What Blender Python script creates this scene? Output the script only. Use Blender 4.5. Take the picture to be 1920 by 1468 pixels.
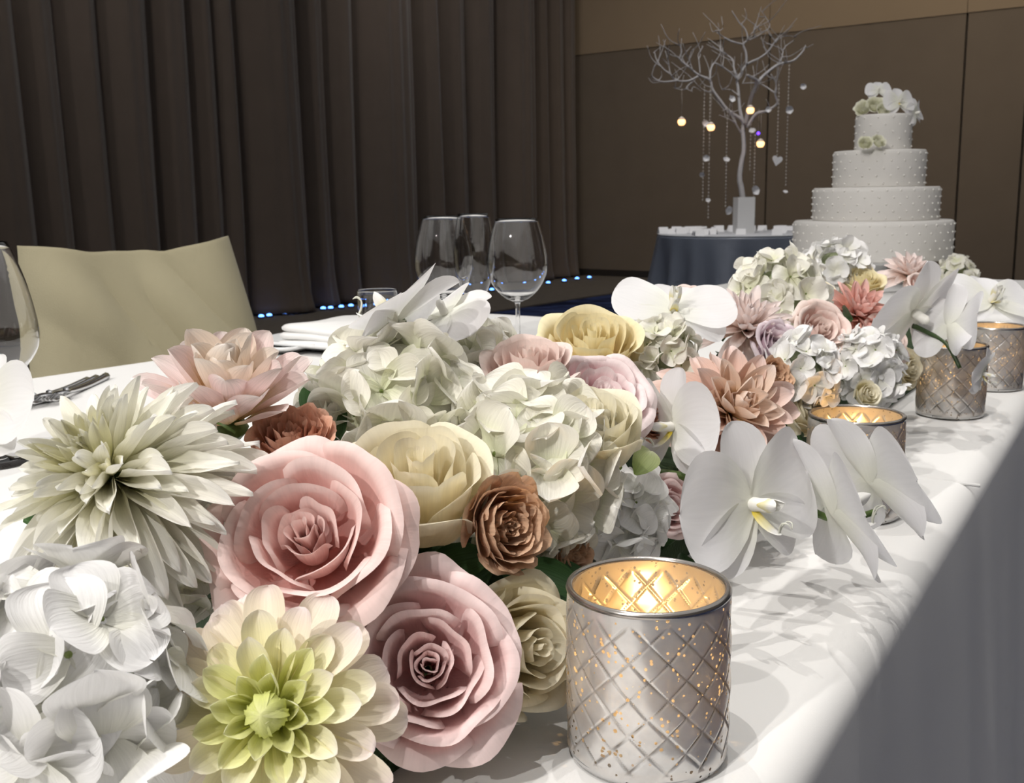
import bpy, math, random
import numpy as np
from mathutils import Vector, Matrix

for _o in list(bpy.data.objects):
    bpy.data.objects.remove(_o, do_unlink=True)
SC = bpy.context.scene
COL = SC.collection
PI = math.pi

# ------------------------------------------------------------------ camera
W, H, F = 1920, 1468, 2000.0
PITCH, ROLL, CAMZ, TABLE = math.radians(10.48), -0.016, 1.0, 0.74
cam = bpy.data.cameras.new('camera')
CAM = bpy.data.objects.new('camera', cam)
COL.objects.link(CAM)
cam.sensor_fit = 'HORIZONTAL'
cam.sensor_width = 36.0
cam.lens = F * 36.0 / W
cam.clip_start = 0.02
cam.clip_end = 100
CM = (Matrix.Translation((0, 0, CAMZ)) @ Matrix.Rotation(PI / 2 - PITCH, 4, 'X') @ Matrix.Rotation(ROLL, 4, 'Z'))
CAM.matrix_world = CM
cam.dof.use_dof = True
cam.dof.focus_distance = 0.56
cam.dof.aperture_fstop = 34.0
SC.camera = CAM

# ------------------------------------------------------------------ world, lights, exposure
SC.view_settings.view_transform = 'Standard'
SC.view_settings.look = 'None'
SC.view_settings.gamma = 1.0
SC.view_settings.use_curve_mapping = False
SC.view_settings.exposure = 0.22
SC.cycles.use_denoising = True
SC.cycles.use_light_tree = False
SC.cycles.adaptive_min_samples = 12
SC.cycles.use_adaptive_sampling = True
SC.cycles.adaptive_threshold = 0.06
SC.cycles.max_bounces = 8
SC.cycles.diffuse_bounces = 3
SC.cycles.glossy_bounces = 4
SC.cycles.transmission_bounces = 8
SC.cycles.caustics_reflective = False
SC.cycles.caustics_refractive = False
SC.cycles.transparent_max_bounces = 12
SC.cycles.sample_clamp_indirect = 6.0
world = bpy.data.worlds.new('world')
SC.world = world
world.use_nodes = True
world.node_tree.nodes['Background'].inputs[0].default_value = (1.0, 0.985, 0.97, 1)
world.node_tree.nodes['Background'].inputs[1].default_value = 0.42


def at(px, py, z):
    """the world point seen at a pixel, z metres along the optical axis"""
    return CM @ Vector(((px - W / 2) / F * z, -(py - H / 2) / F * z, -z))


def on(px, py, h):
    """the world point seen at a pixel, at height h"""
    d = at(px, py, 1.0) - CM.translation
    k = (h - CAMZ) / d.z
    return CM.translation + d * k


def spot(name, loc, target, power, angle, size, col=(1, 0.965, 0.925), blend=0.5):
    l = bpy.data.lights.new(name, 'SPOT')
    l.energy = power
    l.color = col
    l.spot_size = math.radians(angle)
    l.spot_blend = blend
    l.shadow_soft_size = size
    o = bpy.data.objects.new(name, l)
    COL.objects.link(o)
    o.location = loc
    o.rotation_euler = (Vector(target) - Vector(loc)).to_track_quat('-Z', 'Y').to_euler()
    return o


spot('ceiling_spot_a', (-0.50, 0.02, 3.75), (0.1, 0.6, TABLE), 80, 75, 0.013)
spot('ceiling_spot_b', (0.30, 1.05, 3.75), (0.1, 0.6, TABLE), 60, 75, 0.013)
spot('ceiling_spot_c', (-0.28, 1.60, 3.75), (0.2, 0.9, TABLE), 50, 75, 0.013)
spot('fill_spot_d', (-1.30, -1.45, 3.45), (-0.05, 0.6, TABLE + 0.1), 120, 62, 0.03)  # added fill from the front left, brightens the flower faces
spot('fill_spot_e', (-2.35, -2.45, 3.30), (-0.05, 0.7, TABLE + 0.1), 330, 40, 0.05)  # second added fill, farther and lower, for petals facing the camera
spot('ceiling_spot_cake', (0.75, 1.9, 3.75), (0.95, 2.7, 1.0), 26, 40, 0.03)
spot('ceiling_spot_tree', (0.9, 5.2, 4.4), (1.5, 6.7, 1.2), 190, 40, 0.04)
spot('ceiling_spot_wall', (2.6, 6.2, 4.6), (3.3, 9.3, 3.1), 480, 80, 0.15, (1, 0.86, 0.66), 1.0)
# a row of ceiling washers a stride in front of the curtain, aimed along it
for _i, _s in enumerate((11.5, 8.0, 4.5)):
    _p = Vector((1.004 - 0.609 * _s + 0.793 * 1.5, 12.955 - 0.793 * _s - 0.609 * 1.5, 4.7))
    _t = Vector((1.004 - 0.609 * (_s - 3.6), 12.955 - 0.793 * (_s - 3.6), 1.3))
    spot('ceiling_wash_%s' % 'abc'[_i], _p, _t, 78, 95, 0.12, (1, 0.92, 0.84), 1.0)

# ------------------------------------------------------------------ helpers
RNG = np.random.default_rng(7)
random.seed(7)


def mesh_from(name, verts, faces, mat, smooth=True, uvs=None):
    me = bpy.data.meshes.new(name)
    me.from_pydata([tuple(v) for v in verts], [], [tuple(f) for f in faces])
    if smooth:
        me.polygons.foreach_set('use_smooth', [True] * len(me.polygons))
    if uvs is not None:
        lay = me.uv_layers.new(name='UVMap')
        idx = np.empty(len(me.loops), dtype=np.int32)
        me.loops.foreach_get('vertex_index', idx)
        lay.data.foreach_set('uv', np.asarray(uvs, dtype=np.float32)[idx].ravel())
    if mat is not None:
        me.materials.append(mat)
    me.update()
    return me


def grid_faces(nu, nv, wrap=False):
    fs = []
    for i in range(nu if wrap else nu - 1):
        j = (i + 1) % nu
        for k in range(nv - 1):
            fs.append((i * nv + k, j * nv + k, j * nv + k + 1, i * nv + k + 1))
    return fs


def grid_mesh(name, P, mat, wrap=False):
    """P: (nu, nv, 3); uv = (across, along)"""
    nu, nv = P.shape[:2]
    uu, vv = np.meshgrid(np.linspace(0, 1, nu), np.linspace(0, 1, nv), indexing='ij')
    return mesh_from(name, P.reshape(-1, 3), grid_faces(nu, nv, wrap), mat, True,
                     np.stack([uu.ravel(), vv.ravel()], 1))


def lathe_mesh(name, prof, seg, mat):
    prof = np.asarray(prof, float)
    a = np.linspace(0, 2 * PI, seg, endpoint=False)
    P = np.zeros((seg, len(prof), 3))
    P[:, :, 0] = np.cos(a)[:, None] * prof[None, :, 0]
    P[:, :, 1] = np.sin(a)[:, None] * prof[None, :, 0]
    P[:, :, 2] = prof[None, :, 1]
    return grid_mesh(name, P, mat, True)


def box_data(c, s, verts, faces):
    n = len(verts)
    for dx in (-.5, .5):
        for dy in (-.5, .5):
            for dz in (-.5, .5):
                verts.append((c[0] + dx * s[0], c[1] + dy * s[1], c[2] + dz * s[2]))
    for f in ((0, 1, 3, 2), (4, 6, 7, 5), (0, 4, 5, 1), (2, 3, 7, 6), (0, 2, 6, 4), (1, 5, 7, 3)):
        faces.append(tuple(n + k for k in f))


def box_mesh(name, c, s, mat):
    v, f = [], []
    box_data(c, s, v, f)
    return mesh_from(name, v, f, mat, False)


def tube_mesh(name, pts, rads, mat, seg=8, cap=True):
    pts = [Vector(p) for p in pts]
    verts, faces = [], []
    n = len(pts)
    up = Vector((0.123, 0.31, 0.94))
    for i, p in enumerate(pts):
        t = (pts[min(i + 1, n - 1)] - pts[max(i - 1, 0)])
        t.normalize()
        a = t.cross(up)
        if a.length < 1e-4:
            a = t.cross(Vector((1, 0, 0)))
        a.normalize()
        b = t.cross(a)
        for k in range(seg):
            th = 2 * PI * k / seg
            verts.append(p + (a * math.cos(th) + b * math.sin(th)) * rads[i])
    for i in range(n - 1):
        for k in range(seg):
            k2 = (k + 1) % seg
            faces.append((i * seg + k, i * seg + k2, (i + 1) * seg + k2, (i + 1) * seg + k))
    if cap:
        faces.append(tuple(range(seg - 1, -1, -1)))
        faces.append(tuple((n - 1) * seg + k for k in range(seg)))
    return mesh_from(name, verts, faces, mat)


def smooth_path(pts, k=5):
    """Catmull-Rom resampling"""
    pts = [Vector(p) for p in pts]
    out = []
    for i in range(len(pts) - 1):
        p0, p1, p2, p3 = pts[max(i - 1, 0)], pts[i], pts[i + 1], pts[min(i + 2, len(pts) - 1)]
        for j in range(k):
            t = j / k
            out.append(0.5 * ((2 * p1) + (p2 - p0) * t + (2 * p0 - 5 * p1 + 4 * p2 - p3) * t * t + (3 * p1 - p0 - 3 * p2 + p3) * t ** 3))
    out.append(pts[-1])
    return out


def tag(o, label=None, cat=None, group=None, kind=None):
    if label:
        o['label'] = label
    if cat:
        o['category'] = cat
    if group:
        o['group'] = group
    if kind:
        o['kind'] = kind
    return o


def obj(name, me, parent=None, M=None):
    o = bpy.data.objects.new(name, me)
    COL.objects.link(o)
    if parent is not None:
        o.parent = parent
    if M is not None:
        o.matrix_basis = M
    return o


def thing(name, label, cat, M=None, group=None):
    o = bpy.data.objects.new(name, None)
    o.empty_display_size = 0.02
    COL.objects.link(o)
    if M is not None:
        o.matrix_basis = M
    return tag(o, label, cat, group)


def frame(loc, face, spin=0.0, scale=1.0, upref=(0, 0, 1)):
    """local +Z looks along face, local +Y as near upref as it can"""
    z = Vector(face).normalized()
    u = Vector(upref)
    x = u.cross(z)
    if x.length < 1e-3:
        x = Vector((1, 0, 0))
    x.normalize()
    y = z.cross(x)
    R = Matrix((x, y, z)).transposed().to_4x4()
    return Matrix.Translation(loc) @ R @ Matrix.Rotation(spin, 4, 'Z') @ Matrix.Scale(scale, 4)


# ------------------------------------------------------------------ materials
def new_mat(name):
    m = bpy.data.materials.new(name)
    m.use_nodes = True
    nt = m.node_tree
    return m, nt, nt.nodes, nt.links, nt.nodes['Principled BSDF'], nt.nodes['Material Output']


def plain(name, col, rough=0.6, metal=0.0, spec=0.4, noise=0.0, nscale=40, bump=0.0, bscale=300, sheen=0.0, alpha_emit=None, estr=0):
    m, nt, N, L, B, O = new_mat(name)
    B.inputs['Base Color'].default_value = (*col, 1)
    B.inputs['Roughness'].default_value = rough
    B.inputs['Metallic'].default_value = metal
    B.inputs['Specular IOR Level'].default_value = spec
    B.inputs['Sheen Weight'].default_value = sheen
    tc = N.new('ShaderNodeTexCoord')
    if noise:
        t = N.new('ShaderNodeTexNoise')
        t.inputs['Scale'].default_value = nscale
        t.inputs['Detail'].default_value = 4
        L.new(tc.outputs['Object'], t.inputs['Vector'])
        mr = N.new('ShaderNodeMapRange')
        mr.inputs['To Min'].default_value = 1 - noise
        mr.inputs['To Max'].default_value = 1 + noise
        L.new(t.outputs['Fac'], mr.inputs['Value'])
        mx = N.new('ShaderNodeVectorMath')
        mx.operation = 'SCALE'
        mx.inputs[0].default_value = col
        L.new(mr.outputs[0], mx.inputs['Scale'])
        L.new(mx.outputs[0], B.inputs['Base Color'])
    if bump:
        t2 = N.new('ShaderNodeTexNoise')
        t2.inputs['Scale'].default_value = bscale
        L.new(tc.outputs['Object'], t2.inputs['Vector'])
        b = N.new('ShaderNodeBump')
        b.inputs['Strength'].default_value = bump
        b.inputs['Distance'].default_value = 0.002
        L.new(t2.outputs['Fac'], b.inputs['Height'])
        L.new(b.outputs[0], B.inputs['Normal'])
    if alpha_emit:
        B.inputs['Emission Color'].default_value = (*alpha_emit, 1)
        B.inputs['Emission Strength'].default_value = estr
        m.cycles.emission_sampling = 'NONE'
    return m


def petal_mat(name, base, mid, tip, trans=0.3, vein=0.06, rough=0.55, edge=None, stops=(0.0, 0.5, 1.0), bump=0.25):
    """pigment runs along the petal (UV y: claw to tip), fine veins across it (UV x)"""
    m, nt, N, L, B, O = new_mat(name)
    uv = N.new('ShaderNodeUVMap')
    sep = N.new('ShaderNodeSeparateXYZ')
    L.new(uv.outputs[0], sep.inputs[0])
    rp = N.new('ShaderNodeValToRGB')
    rp.color_ramp.interpolation = 'EASE'
    e = rp.color_ramp.elements
    e[0].position, e[0].color = stops[0], (*base, 1)
    e[1].position, e[1].color = stops[2], (*tip, 1)
    k = e.new(stops[1])
    k.color = (*mid, 1)
    oi = N.new('ShaderNodeObjectInfo')
    sh = N.new('ShaderNodeMath')
    sh.operation = 'MULTIPLY_ADD'
    sh.inputs[1].default_value = 0.16
    L.new(oi.outputs['Random'], sh.inputs[0])
    sub = N.new('ShaderNodeMath')
    sub.operation = 'SUBTRACT'
    sub.inputs[1].default_value = 0.08
    L.new(sep.outputs[1], sub.inputs[0])
    L.new(sub.outputs[0], sh.inputs[2])
    L.new(sh.outputs[0], rp.inputs[0])
    mp = N.new('ShaderNodeMapping')
    mp.inputs['Scale'].default_value = (16, 1.2, 1)
    L.new(uv.outputs[0], mp.inputs[0])
    ns = N.new('ShaderNodeTexNoise')
    ns.inputs['Scale'].default_value = 1.6
    ns.inputs['Detail'].default_value = 2
    L.new(mp.outputs[0], ns.inputs['Vector'])
    mr = N.new('ShaderNodeMapRange')
    mr.inputs['From Min'].default_value = 0.3
    mr.inputs['From Max'].default_value = 0.7
    mr.inputs['To Min'].default_value = 1 - vein
    mr.inputs['To Max'].default_value = 1 + vein
    L.new(ns.outputs['Fac'], mr.inputs['Value'])
    mx = N.new('ShaderNodeVectorMath')
    mx.operation = 'SCALE'
    L.new(rp.outputs[0], mx.inputs[0])
    L.new(mr.outputs[0], mx.inputs['Scale'])
    L.new(mx.outputs[0], B.inputs['Base Color'])
    B.inputs['Roughness'].default_value = rough
    B.inputs['Specular IOR Level'].default_value = 0.22
    B.inputs['Sheen Weight'].default_value = 0.08
    bp = N.new('ShaderNodeBump')
    bp.inputs['Strength'].default_value = bump
    bp.inputs['Distance'].default_value = 0.0009
    L.new(ns.outputs['Fac'], bp.inputs['Height'])
    L.new(bp.outputs[0], B.inputs['Normal'])
    tr = N.new('ShaderNodeBsdfTranslucent')
    L.new(mx.outputs[0], tr.inputs['Color'])
    mix = N.new('ShaderNodeMixShader')
    mix.inputs[0].default_value = trans
    L.new(B.outputs[0], mix.inputs[1])
    L.new(tr.outputs[0], mix.inputs[2])
    L.new(mix.outputs[0], O.inputs['Surface'])
    return m


def glass_mat(name, tint=(1, 1, 1)):
    m, nt, N, L, B, O = new_mat(name)
    N.remove(B)
    g = N.new('ShaderNodeBsdfGlass')
    g.inputs['Color'].default_value = (*tint, 1)
    g.inputs['Roughness'].default_value = 0.0
    g.inputs['IOR'].default_value = 1.46
    L.new(g.outputs[0], O.inputs['Surface'])
    return m


M_CLOTH = plain('white_linen', (0.83, 0.82, 0.80), 0.85, spec=0.15, noise=0.03, nscale=9, bump=0.05, bscale=1500, sheen=0.1)
M_GLASS = glass_mat('clear_glass')
M_CHINA = plain('white_china', (0.82, 0.82, 0.82), 0.25, spec=0.5)
M_STEEL = plain('polished_steel', (0.62, 0.62, 0.63), 0.18, metal=1.0)
M_LEAF = petal_mat('leaf_green', (0.03, 0.07, 0.02), (0.04, 0.10, 0.03), (0.06, 0.13, 0.04), 0.12, 0.2, 0.45)
M_LIME = petal_mat('leaf_lime', (0.22, 0.30, 0.07), (0.40, 0.46, 0.20), (0.55, 0.58, 0.38), 0.3, 0.12, 0.5)
M_STEM = plain('stem_green', (0.10, 0.16, 0.04), 0.45, noise=0.25, nscale=60)
M_STEMD = plain('stem_dark_green', (0.035, 0.06, 0.02), 0.4, noise=0.25, nscale=60)
# ------------------------------------------------------------------ the room: frame along the table
AX = math.radians(37.5)
U = Vector((math.sin(AX), math.cos(AX), 0))        # along the head table, away from the camera
V = Vector((math.cos(AX), -math.sin(AX), 0))       # towards the camera side


def along(p, a, b, z=None):
    q = p + U * a + V * b
    if z is not None:
        q.z = z
    return q


# curtain foot line and back wall line from the floor
C0 = on(1112, 519, 0.0)           # room corner at the curtain's end


def hit_plane(px, py, p0, n):
    d = at(px, py, 1.0) - CM.translation
    return CM.translation + d * ((p0 - CM.translation).dot(n) / d.dot(n))


# floor: two carpets
def quad(name, pts, mat):
    return mesh_from(name, pts, [tuple(range(len(pts)))], mat, False)


def carpet_mat():
    m, nt, N, L, B, O = new_mat('navy_carpet')
    tc = N.new('ShaderNodeTexCoord')
    mp = N.new('ShaderNodeMapping')
    mp.inputs['Scale'].default_value = (1.1, 3.2, 1)
    L.new(tc.outputs['Object'], mp.inputs[0])
    n1 = N.new('ShaderNodeTexNoise')
    n1.inputs['Scale'].default_value = 1.6
    n1.inputs['Detail'].default_value = 3
    n1.inputs['Distortion'].default_value = 2.2
    L.new(mp.outputs[0], n1.inputs['Vector'])
    r = N.new('ShaderNodeValToRGB')
    r.color_ramp.elements[0].position = 0.43
    r.color_ramp.elements[0].color = (0.006, 0.009, 0.03, 1)
    r.color_ramp.elements[1].position = 0.62
    r.color_ramp.elements[1].color = (0.045, 0.065, 0.17, 1)
    L.new(n1.outputs['Fac'], r.inputs[0])
    L.new(r.outputs[0], B.inputs['Base Color'])
    B.inputs['Roughness'].default_value = 0.95
    B.inputs['Specular IOR Level'].default_value = 0.1
    return m


fl = obj('floor', quad('floor', [along(C0, -22, -2.0, 0), along(C0, -22, 16, 0), along(C0, 0.3, 16, 0), along(C0, 0.3, -2.0, 0)], carpet_mat()))
tag(fl, kind='structure')
st = obj('trim_1', box_mesh('carpet_border', (0, 0, 0), (22.3, 1.55, 0.012), plain('taupe_carpet', (0.115, 0.10, 0.085), 0.95, spec=0.1, noise=0.25, nscale=14, bump=0.5, bscale=400)))
st.matrix_basis = Matrix.Translation(along(C0, -10.85, 0.62, 0.006)) @ Matrix.Rotation(-AX + PI / 2, 4, 'Z')
tag(st, 'taupe carpet border along the foot of the curtain', kind='structure')

# back wall: brown fabric panels, a lighter band stepping forward above
M_WALL = plain('brown_wall_fabric', (0.125, 0.101, 0.080), 0.9, spec=0.15, noise=0.10, nscale=3, bump=0.4, bscale=500)
M_BAND = plain('tan_wall_fabric', (0.215, 0.165, 0.115), 0.9, spec=0.15, noise=0.06, nscale=2, bump=0.4, bscale=500)
M_SEAM = plain('wall_joint', (0.018, 0.014, 0.012), 0.9)
WB = along(C0, 0.05, 0, 0)                       # plane of the back wall
ztop = hit_plane(1135, 98, WB, U).z
wall = obj('wall_back', box_mesh('wall_back', (0, 0, 3.0), (16.0, 0.1, 6.0), M_SEAM))
wall.matrix_basis = Matrix.Translation(along(C0, 0.14, 7.0, 0)) @ Matrix.Rotation(-AX, 4, 'Z')
tag(wall, kind='structure')
seams = [(hit_plane(x, y, WB, U) - WB).dot(V) for x, y in ((1437, 300), (1800, 265), (1915, 300))]
w_ = seams[1] - seams[0]
edges = [-1.9, seams[0], seams[1], seams[1] + w_, seams[1] + 2 * w_, seams[1] + 3 * w_]
if seams[2] - seams[1] > 0.3:
    edges = [-1.9, seams[0], seams[1], seams[2], seams[2] + w_, seams[2] + 2 * w_]
for lo, hi, mat, z0, z1, dep in [(a, b, M_WALL, 0.09, ztop, 0.0) for a, b in zip(edges, edges[1:])] + \
        [(a, b, M_BAND, ztop, 5.9, -0.012) for a, b in zip(edges, edges[1:])]:
    g = 0.011 if mat is M_WALL else 0.003
    p = obj('panel', box_mesh('panel', (0, 0, (z0 + z1) / 2), (hi - lo - 2 * g, 0.05, z1 - z0), mat), wall)
    p.matrix_basis = wall.matrix_basis.inverted() @ (Matrix.Translation(along(C0, 0.075 + dep, (lo + hi) / 2, 0)) @ Matrix.Rotation(-AX, 4, 'Z'))
bb = obj('baseboard_back', box_mesh('baseboard_back', (0, 0, 0.045), (16.0, 0.03, 0.09), plain('dark_baseboard', (0.015, 0.012, 0.010), 0.6)))
bb.matrix_basis = Matrix.Translation(along(C0, 0.06, 7.0, 0)) @ Matrix.Rotation(-AX, 4, 'Z')
tag(bb, kind='structure')
wl = obj('wall_left', box_mesh('wall_left', (0, 0, 3.0), (22.0, 0.1, 6.0), plain('dark_left_wall', (0.05, 0.04, 0.035), 0.9)))
wl.matrix_basis = Matrix.Translation(along(C0, -10.8, -0.75, 0)) @ Matrix.Rotation(-AX + PI / 2, 4, 'Z')
tag(wl, kind='structure')
M_FAR = plain('brown_room_wall', (0.20, 0.165, 0.13), 0.9, noise=0.05, nscale=2)
for nm_, a_, b_, L_, rz_ in (('wall_right', -9.5, 13.0, 20.0, PI / 2), ('wall_front', -19.5, 6.0, 14.5, 0.0)):
    wr = obj(nm_, box_mesh(nm_, (0, 0, 2.5), (L_, 0.1, 5.0), M_FAR))
    wr.matrix_basis = Matrix.Translation(along(C0, a_, b_, 0)) @ Matrix.Rotation(-AX + rz_, 4, 'Z')
    tag(wr, kind='structure')

# curtain: deep pleats whose grooves follow the photograph
CURT = along(C0, 0, -0.05, 0)
grooves = [71, 150, 226, 315, 386, 433, 475, 591, 640, 689, 799, 850, 894, 947, 1018, 1046, 1075, 1100, 1116]
depthw = [1, .35, 1, .9, .5, .8, 1, .9, .35, .8, 1.1, .35, .9, .6, 1.1, .6, .8, .7, .8]
gs = [((hit_plane(x, 250, CURT, V) - CURT).dot(U), d) for x, d in zip(grooves, depthw)]
s = gs[0][0]
while s > -19:
    s -= random.uniform(0.3, 0.55)
    gs.insert(0, (s, random.uniform(0.5, 1)))
gs = [(a, b) for a, b in gs if a < -0.02]
gpos = np.array([a for a, b in gs])
gdep = np.array([b for a, b in gs])
lo_s, hi_s = -11.0, 0.0
ss = np.unique(np.concatenate([np.linspace(lo_s, hi_s, 700), gpos[gpos > lo_s], gpos[gpos > lo_s] - 0.02, gpos[gpos > lo_s] + 0.02]))


def pleat(sv, zf):
    """distance of the cloth from the back plane; zf 0 foot .. 1 top"""
    i = np.clip(np.searchsorted(gpos, sv) - 1, 0, len(gpos) - 2)
    a, b = gpos[i], gpos[i + 1]
    t = np.clip((sv - a) / (b - a), 0, 1)
    wdt = np.clip((b - a) / 0.5, 0.35, 1.0)
    skew = t ** (0.72 + 0.5 * ((i * 37) % 7) / 7)
    bump_ = np.sin(PI * skew) ** 0.62
    dl = gdep[i] * (1 - t) + gdep[i + 1] * t
    fine = 0.012 * np.sin(sv * 47 + i) * np.sin(PI * t)
    return (0.05 + 0.34 * wdt * bump_ * (0.55 + 0.45 * dl)) + fine


zs = np.array([0.03, 0.08, 0.18, 0.35, 0.7, 1.2, 2.0, 3.0, 4.2, 5.9])
P = np.zeros((len(ss), len(zs), 3))
for j, z in enumerate(zs):
    sway = 0.035 * np.exp(-z / 0.5) * np.sin(ss * 9.0) + 0.05 * np.exp(-z / 0.25) * np.sin(ss * 23.0) * 0.4
    d = pleat(ss + 0.02 * np.sin(z * 0.8 + ss * 3), z / 6) * (0.92 + 0.1 * math.exp(-z / 0.4)) + 0.05 * math.exp(-z / 0.12)
    for i in range(len(ss)):
        q = along(C0, ss[i] + sway[i], -0.32 + d[i], z)
        P[i, j] = q
M_CURT = plain('brown_curtain_velvet', (0.100, 0.078, 0.064), 0.85, spec=0.12, noise=0.08, nscale=5, bump=0.5, bscale=700, sheen=0.25)
cu = obj('stage_curtain', grid_mesh('stage_curtain', P, M_CURT))
tag(cu, 'tall dark brown pleated curtain hanging behind the tables', 'curtain')
md = cu.modifiers.new('thick', 'SOLIDIFY')
md.thickness = 0.006

# small blue led lights along the curtain's foot
M_LED = plain('blue_led', (0.05, 0.15, 0.9), 0.4, alpha_emit=(0.10, 0.28, 1.0), estr=6.0)
M_LEDB = plain('led_housing', (0.03, 0.03, 0.035), 0.5)
led_body = lathe_mesh('led_housing', [(0.0, 0.0), (0.035, 0.0), (0.04, 0.012), (0.03, 0.02), (0.0, 0.02)], 12, M_LEDB)
led_lens = lathe_mesh('led_lens', [(0.028, 0.018), (0.027, 0.03), (0.018, 0.038), (0.0, 0.042)], 12, M_LED)
for x, y in ((428, 599), (490, 593), (505, 591), (534, 587), (556, 585), (606, 578), (620, 577), (640, 575), (658, 573), (700, 569), (745, 563), (812, 556), (868, 549), (922, 543), (990, 535), (1028, 530), (1058, 526), (1082, 522), (1105, 520), (14, 606), (40, 604), (118, 640)):
    q = on(x, y, 0.03)
    if x < 100:
        q = on(x, y + 30, 0.03)
    t = thing('led_light', 'tiny blue light on the floor at the foot of the brown curtain', 'light', Matrix.Translation((q.x, q.y, 0.012)) @ Matrix.Scale(0.8, 4), 'blue lights along the curtain foot')
    obj('housing', led_body, t)
    obj('lens', led_lens, t)


# ------------------------------------------------------------------ draped tables
def drape(name, poly, ztop_, zbot, rr, mat, amp=0.012, nf=40, corner=0.05, flare=0.03, seed=1, per=0.012, top_mat=None):
    """tablecloth over a convex outline (list of xy, counter-clockwise): flat top, rounded edge, folds to the floor"""
    rg = random.Random(seed)
    pts = []
    n = len(poly)
    for i in range(n):                       # round the corners
        a, b, c = Vector(poly[i - 1]), Vector(poly[i]), Vector(poly[(i + 1) % n])
        if corner <= 0:
            pts.append(b)
            continue
        e0, e1 = (a - b).normalized(), (c - b).normalized()
        p0, p1 = b + e0 * corner, b + e1 * corner
        for k in range(9):
            t = k / 8
            pts.append(p0 * (1 - t) ** 2 + b * 2 * t * (1 - t) + p1 * t * t)
    # resample evenly
    per_pts = []
    cyc = pts + [pts[0]]
    for p, q in zip(cyc, cyc[1:]):
        L_ = (q - p).length
        m = max(1, int(L_ / per))
        for k in range(m):
            per_pts.append(p.lerp(q, k / m))
    N_ = len(per_pts)
    nor = []
    for i in range(N_):
        t = per_pts[(i + 1) % N_] - per_pts[i - 1]
        nor.append(Vector((t.y, -t.x)).normalized())
    leng = 0
    arc = [0]
    for i in range(1, N_):
        leng += (per_pts[i] - per_pts[i - 1]).length
        arc.append(leng)
    total = leng + (per_pts[0] - per_pts[-1]).length
    ph = [rg.uniform(0, 6.28) for _ in range(4)]
    fr = [max(1, round(nf * k)) for k in (1.0, 0.61, 1.43, 0.3)]

    def fold(s_):
        x = 2 * PI * s_ / total
        return 0.45 * math.sin(fr[0] * x + ph[0]) + 0.35 * math.sin(fr[1] * x + ph[1]) + 0.2 * math.sin(fr[2] * x + ph[2]) + 0.3 * math.sin(fr[3] * x + ph[3])
    levels = []
    for k in range(7):
        a = k / 6 * PI / 2
        levels.append((-rr + rr * math.sin(a), ztop_ - rr + rr * math.cos(a), 0.0))
    for k in range(1, 13):
        t = k / 12
        levels.append((flare * t, ztop_ - rr - (ztop_ - rr - zbot) * t, min(1, t * 1.8)))
    verts, faces = [], []
    for off, z, w in levels:
        for i in range(N_):
            p = per_pts[i] + nor[i] * (off + w * amp * fold(arc[i]))
            verts.append((p.x, p.y, z))
    for l in range(len(levels) - 1):
        for i in range(N_):
            j = (i + 1) % N_
            faces.append((l * N_ + i, (l + 1) * N_ + i, (l + 1) * N_ + j, l * N_ + j))
    faces.append(tuple(range(N_)))
    me = mesh_from(name, verts, faces, mat)
    me.polygons[len(me.polygons) - 1].use_smooth = False
    if top_mat is not None:
        me.materials.append(top_mat)
        me.polygons[len(me.polygons) - 1].material_index = 1
    return me


def line_x(p, d, q, e):
    """intersection of two xy lines"""
    den = d.x * e.y - d.y * e.x
    t = ((q.x - p.x) * e.y - (q.y - p.y) * e.x) / den
    return Vector((p.x + d.x * t, p.y + d.y * t))


n1, n2 = on(1482, 1468, TABLE), on(1920, 772, TABLE)
f1, f2 = on(62, 705, TABLE), on(903, 585, TABLE)
e1, e2 = on(903, 585, TABLE), on(1916, 643, TABLE)
nd, fd, ed = n2 - n1, f2 - f1, e2 - e1
near_end = line_x(n1, nd, e1, ed)
far_end = Vector((f2.x, f2.y))
near_start = Vector((n1.x, n1.y)) - Vector((nd.x, nd.y)).normalized() * 1.1
far_start = line_x(Vector((near_start.x, near_start.y)), ed, f1, fd)
poly = [near_start, near_end, far_end, far_start]
area = sum(poly[i - 1].x * poly[i].y - poly[i].x * poly[i - 1].y for i in range(4))
if area < 0:
    poly.reverse()
ht = thing('banquet_table', 'long head table under a white floor-length cloth with the flower runner', 'table', Matrix.Translation((poly[0].x, poly[0].y, 0)))
inv = ht.matrix_basis.inverted()
o = obj('tablecloth', drape('tablecloth', poly, TABLE, 0.01, 0.022, M_CLOTH, 0.010, 46, 0.05, 0.05), ht, inv)
cc = sum(poly, Vector((0, 0))) / 4
tops = [p.lerp(cc, 0.06) for p in poly]
o = obj('table_top', mesh_from('table_top', [(p.x, p.y, z) for z in (0.70, 0.732) for p in tops], [(0, 3, 2, 1), (4, 5, 6, 7), (0, 1, 5, 4), (1, 2, 6, 5), (2, 3, 7, 6), (3, 0, 4, 7)], plain('plywood', (0.35, 0.25, 0.15), 0.7), False), ht, inv)
legm = tube_mesh('leg', [(0, 0, 0), (0, 0, 0.70)], [0.015, 0.015], M_STEEL, 10)
for p in poly:
    q = p.lerp(cc, 0.2)
    obj('leg', legm, ht, inv @ Matrix.Translation((q.x, q.y, 0)))
# the pressed crease across the cloth
ca, cb = on(1700, 892, TABLE), on(1838, 908, TABLE)
cd = (cb - ca)
ca2 = ca - cd * 0.6
crs = obj('cloth_crease', tube_mesh('cloth_crease', [(ca2.x, ca2.y, TABLE - 0.0012), (ca.x, ca.y, TABLE - 0.0008), (cb.x, cb.y, TABLE - 0.0012)], [0.0022, 0.0022, 0.0016], M_CLOTH, 8), ht, inv)
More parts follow.
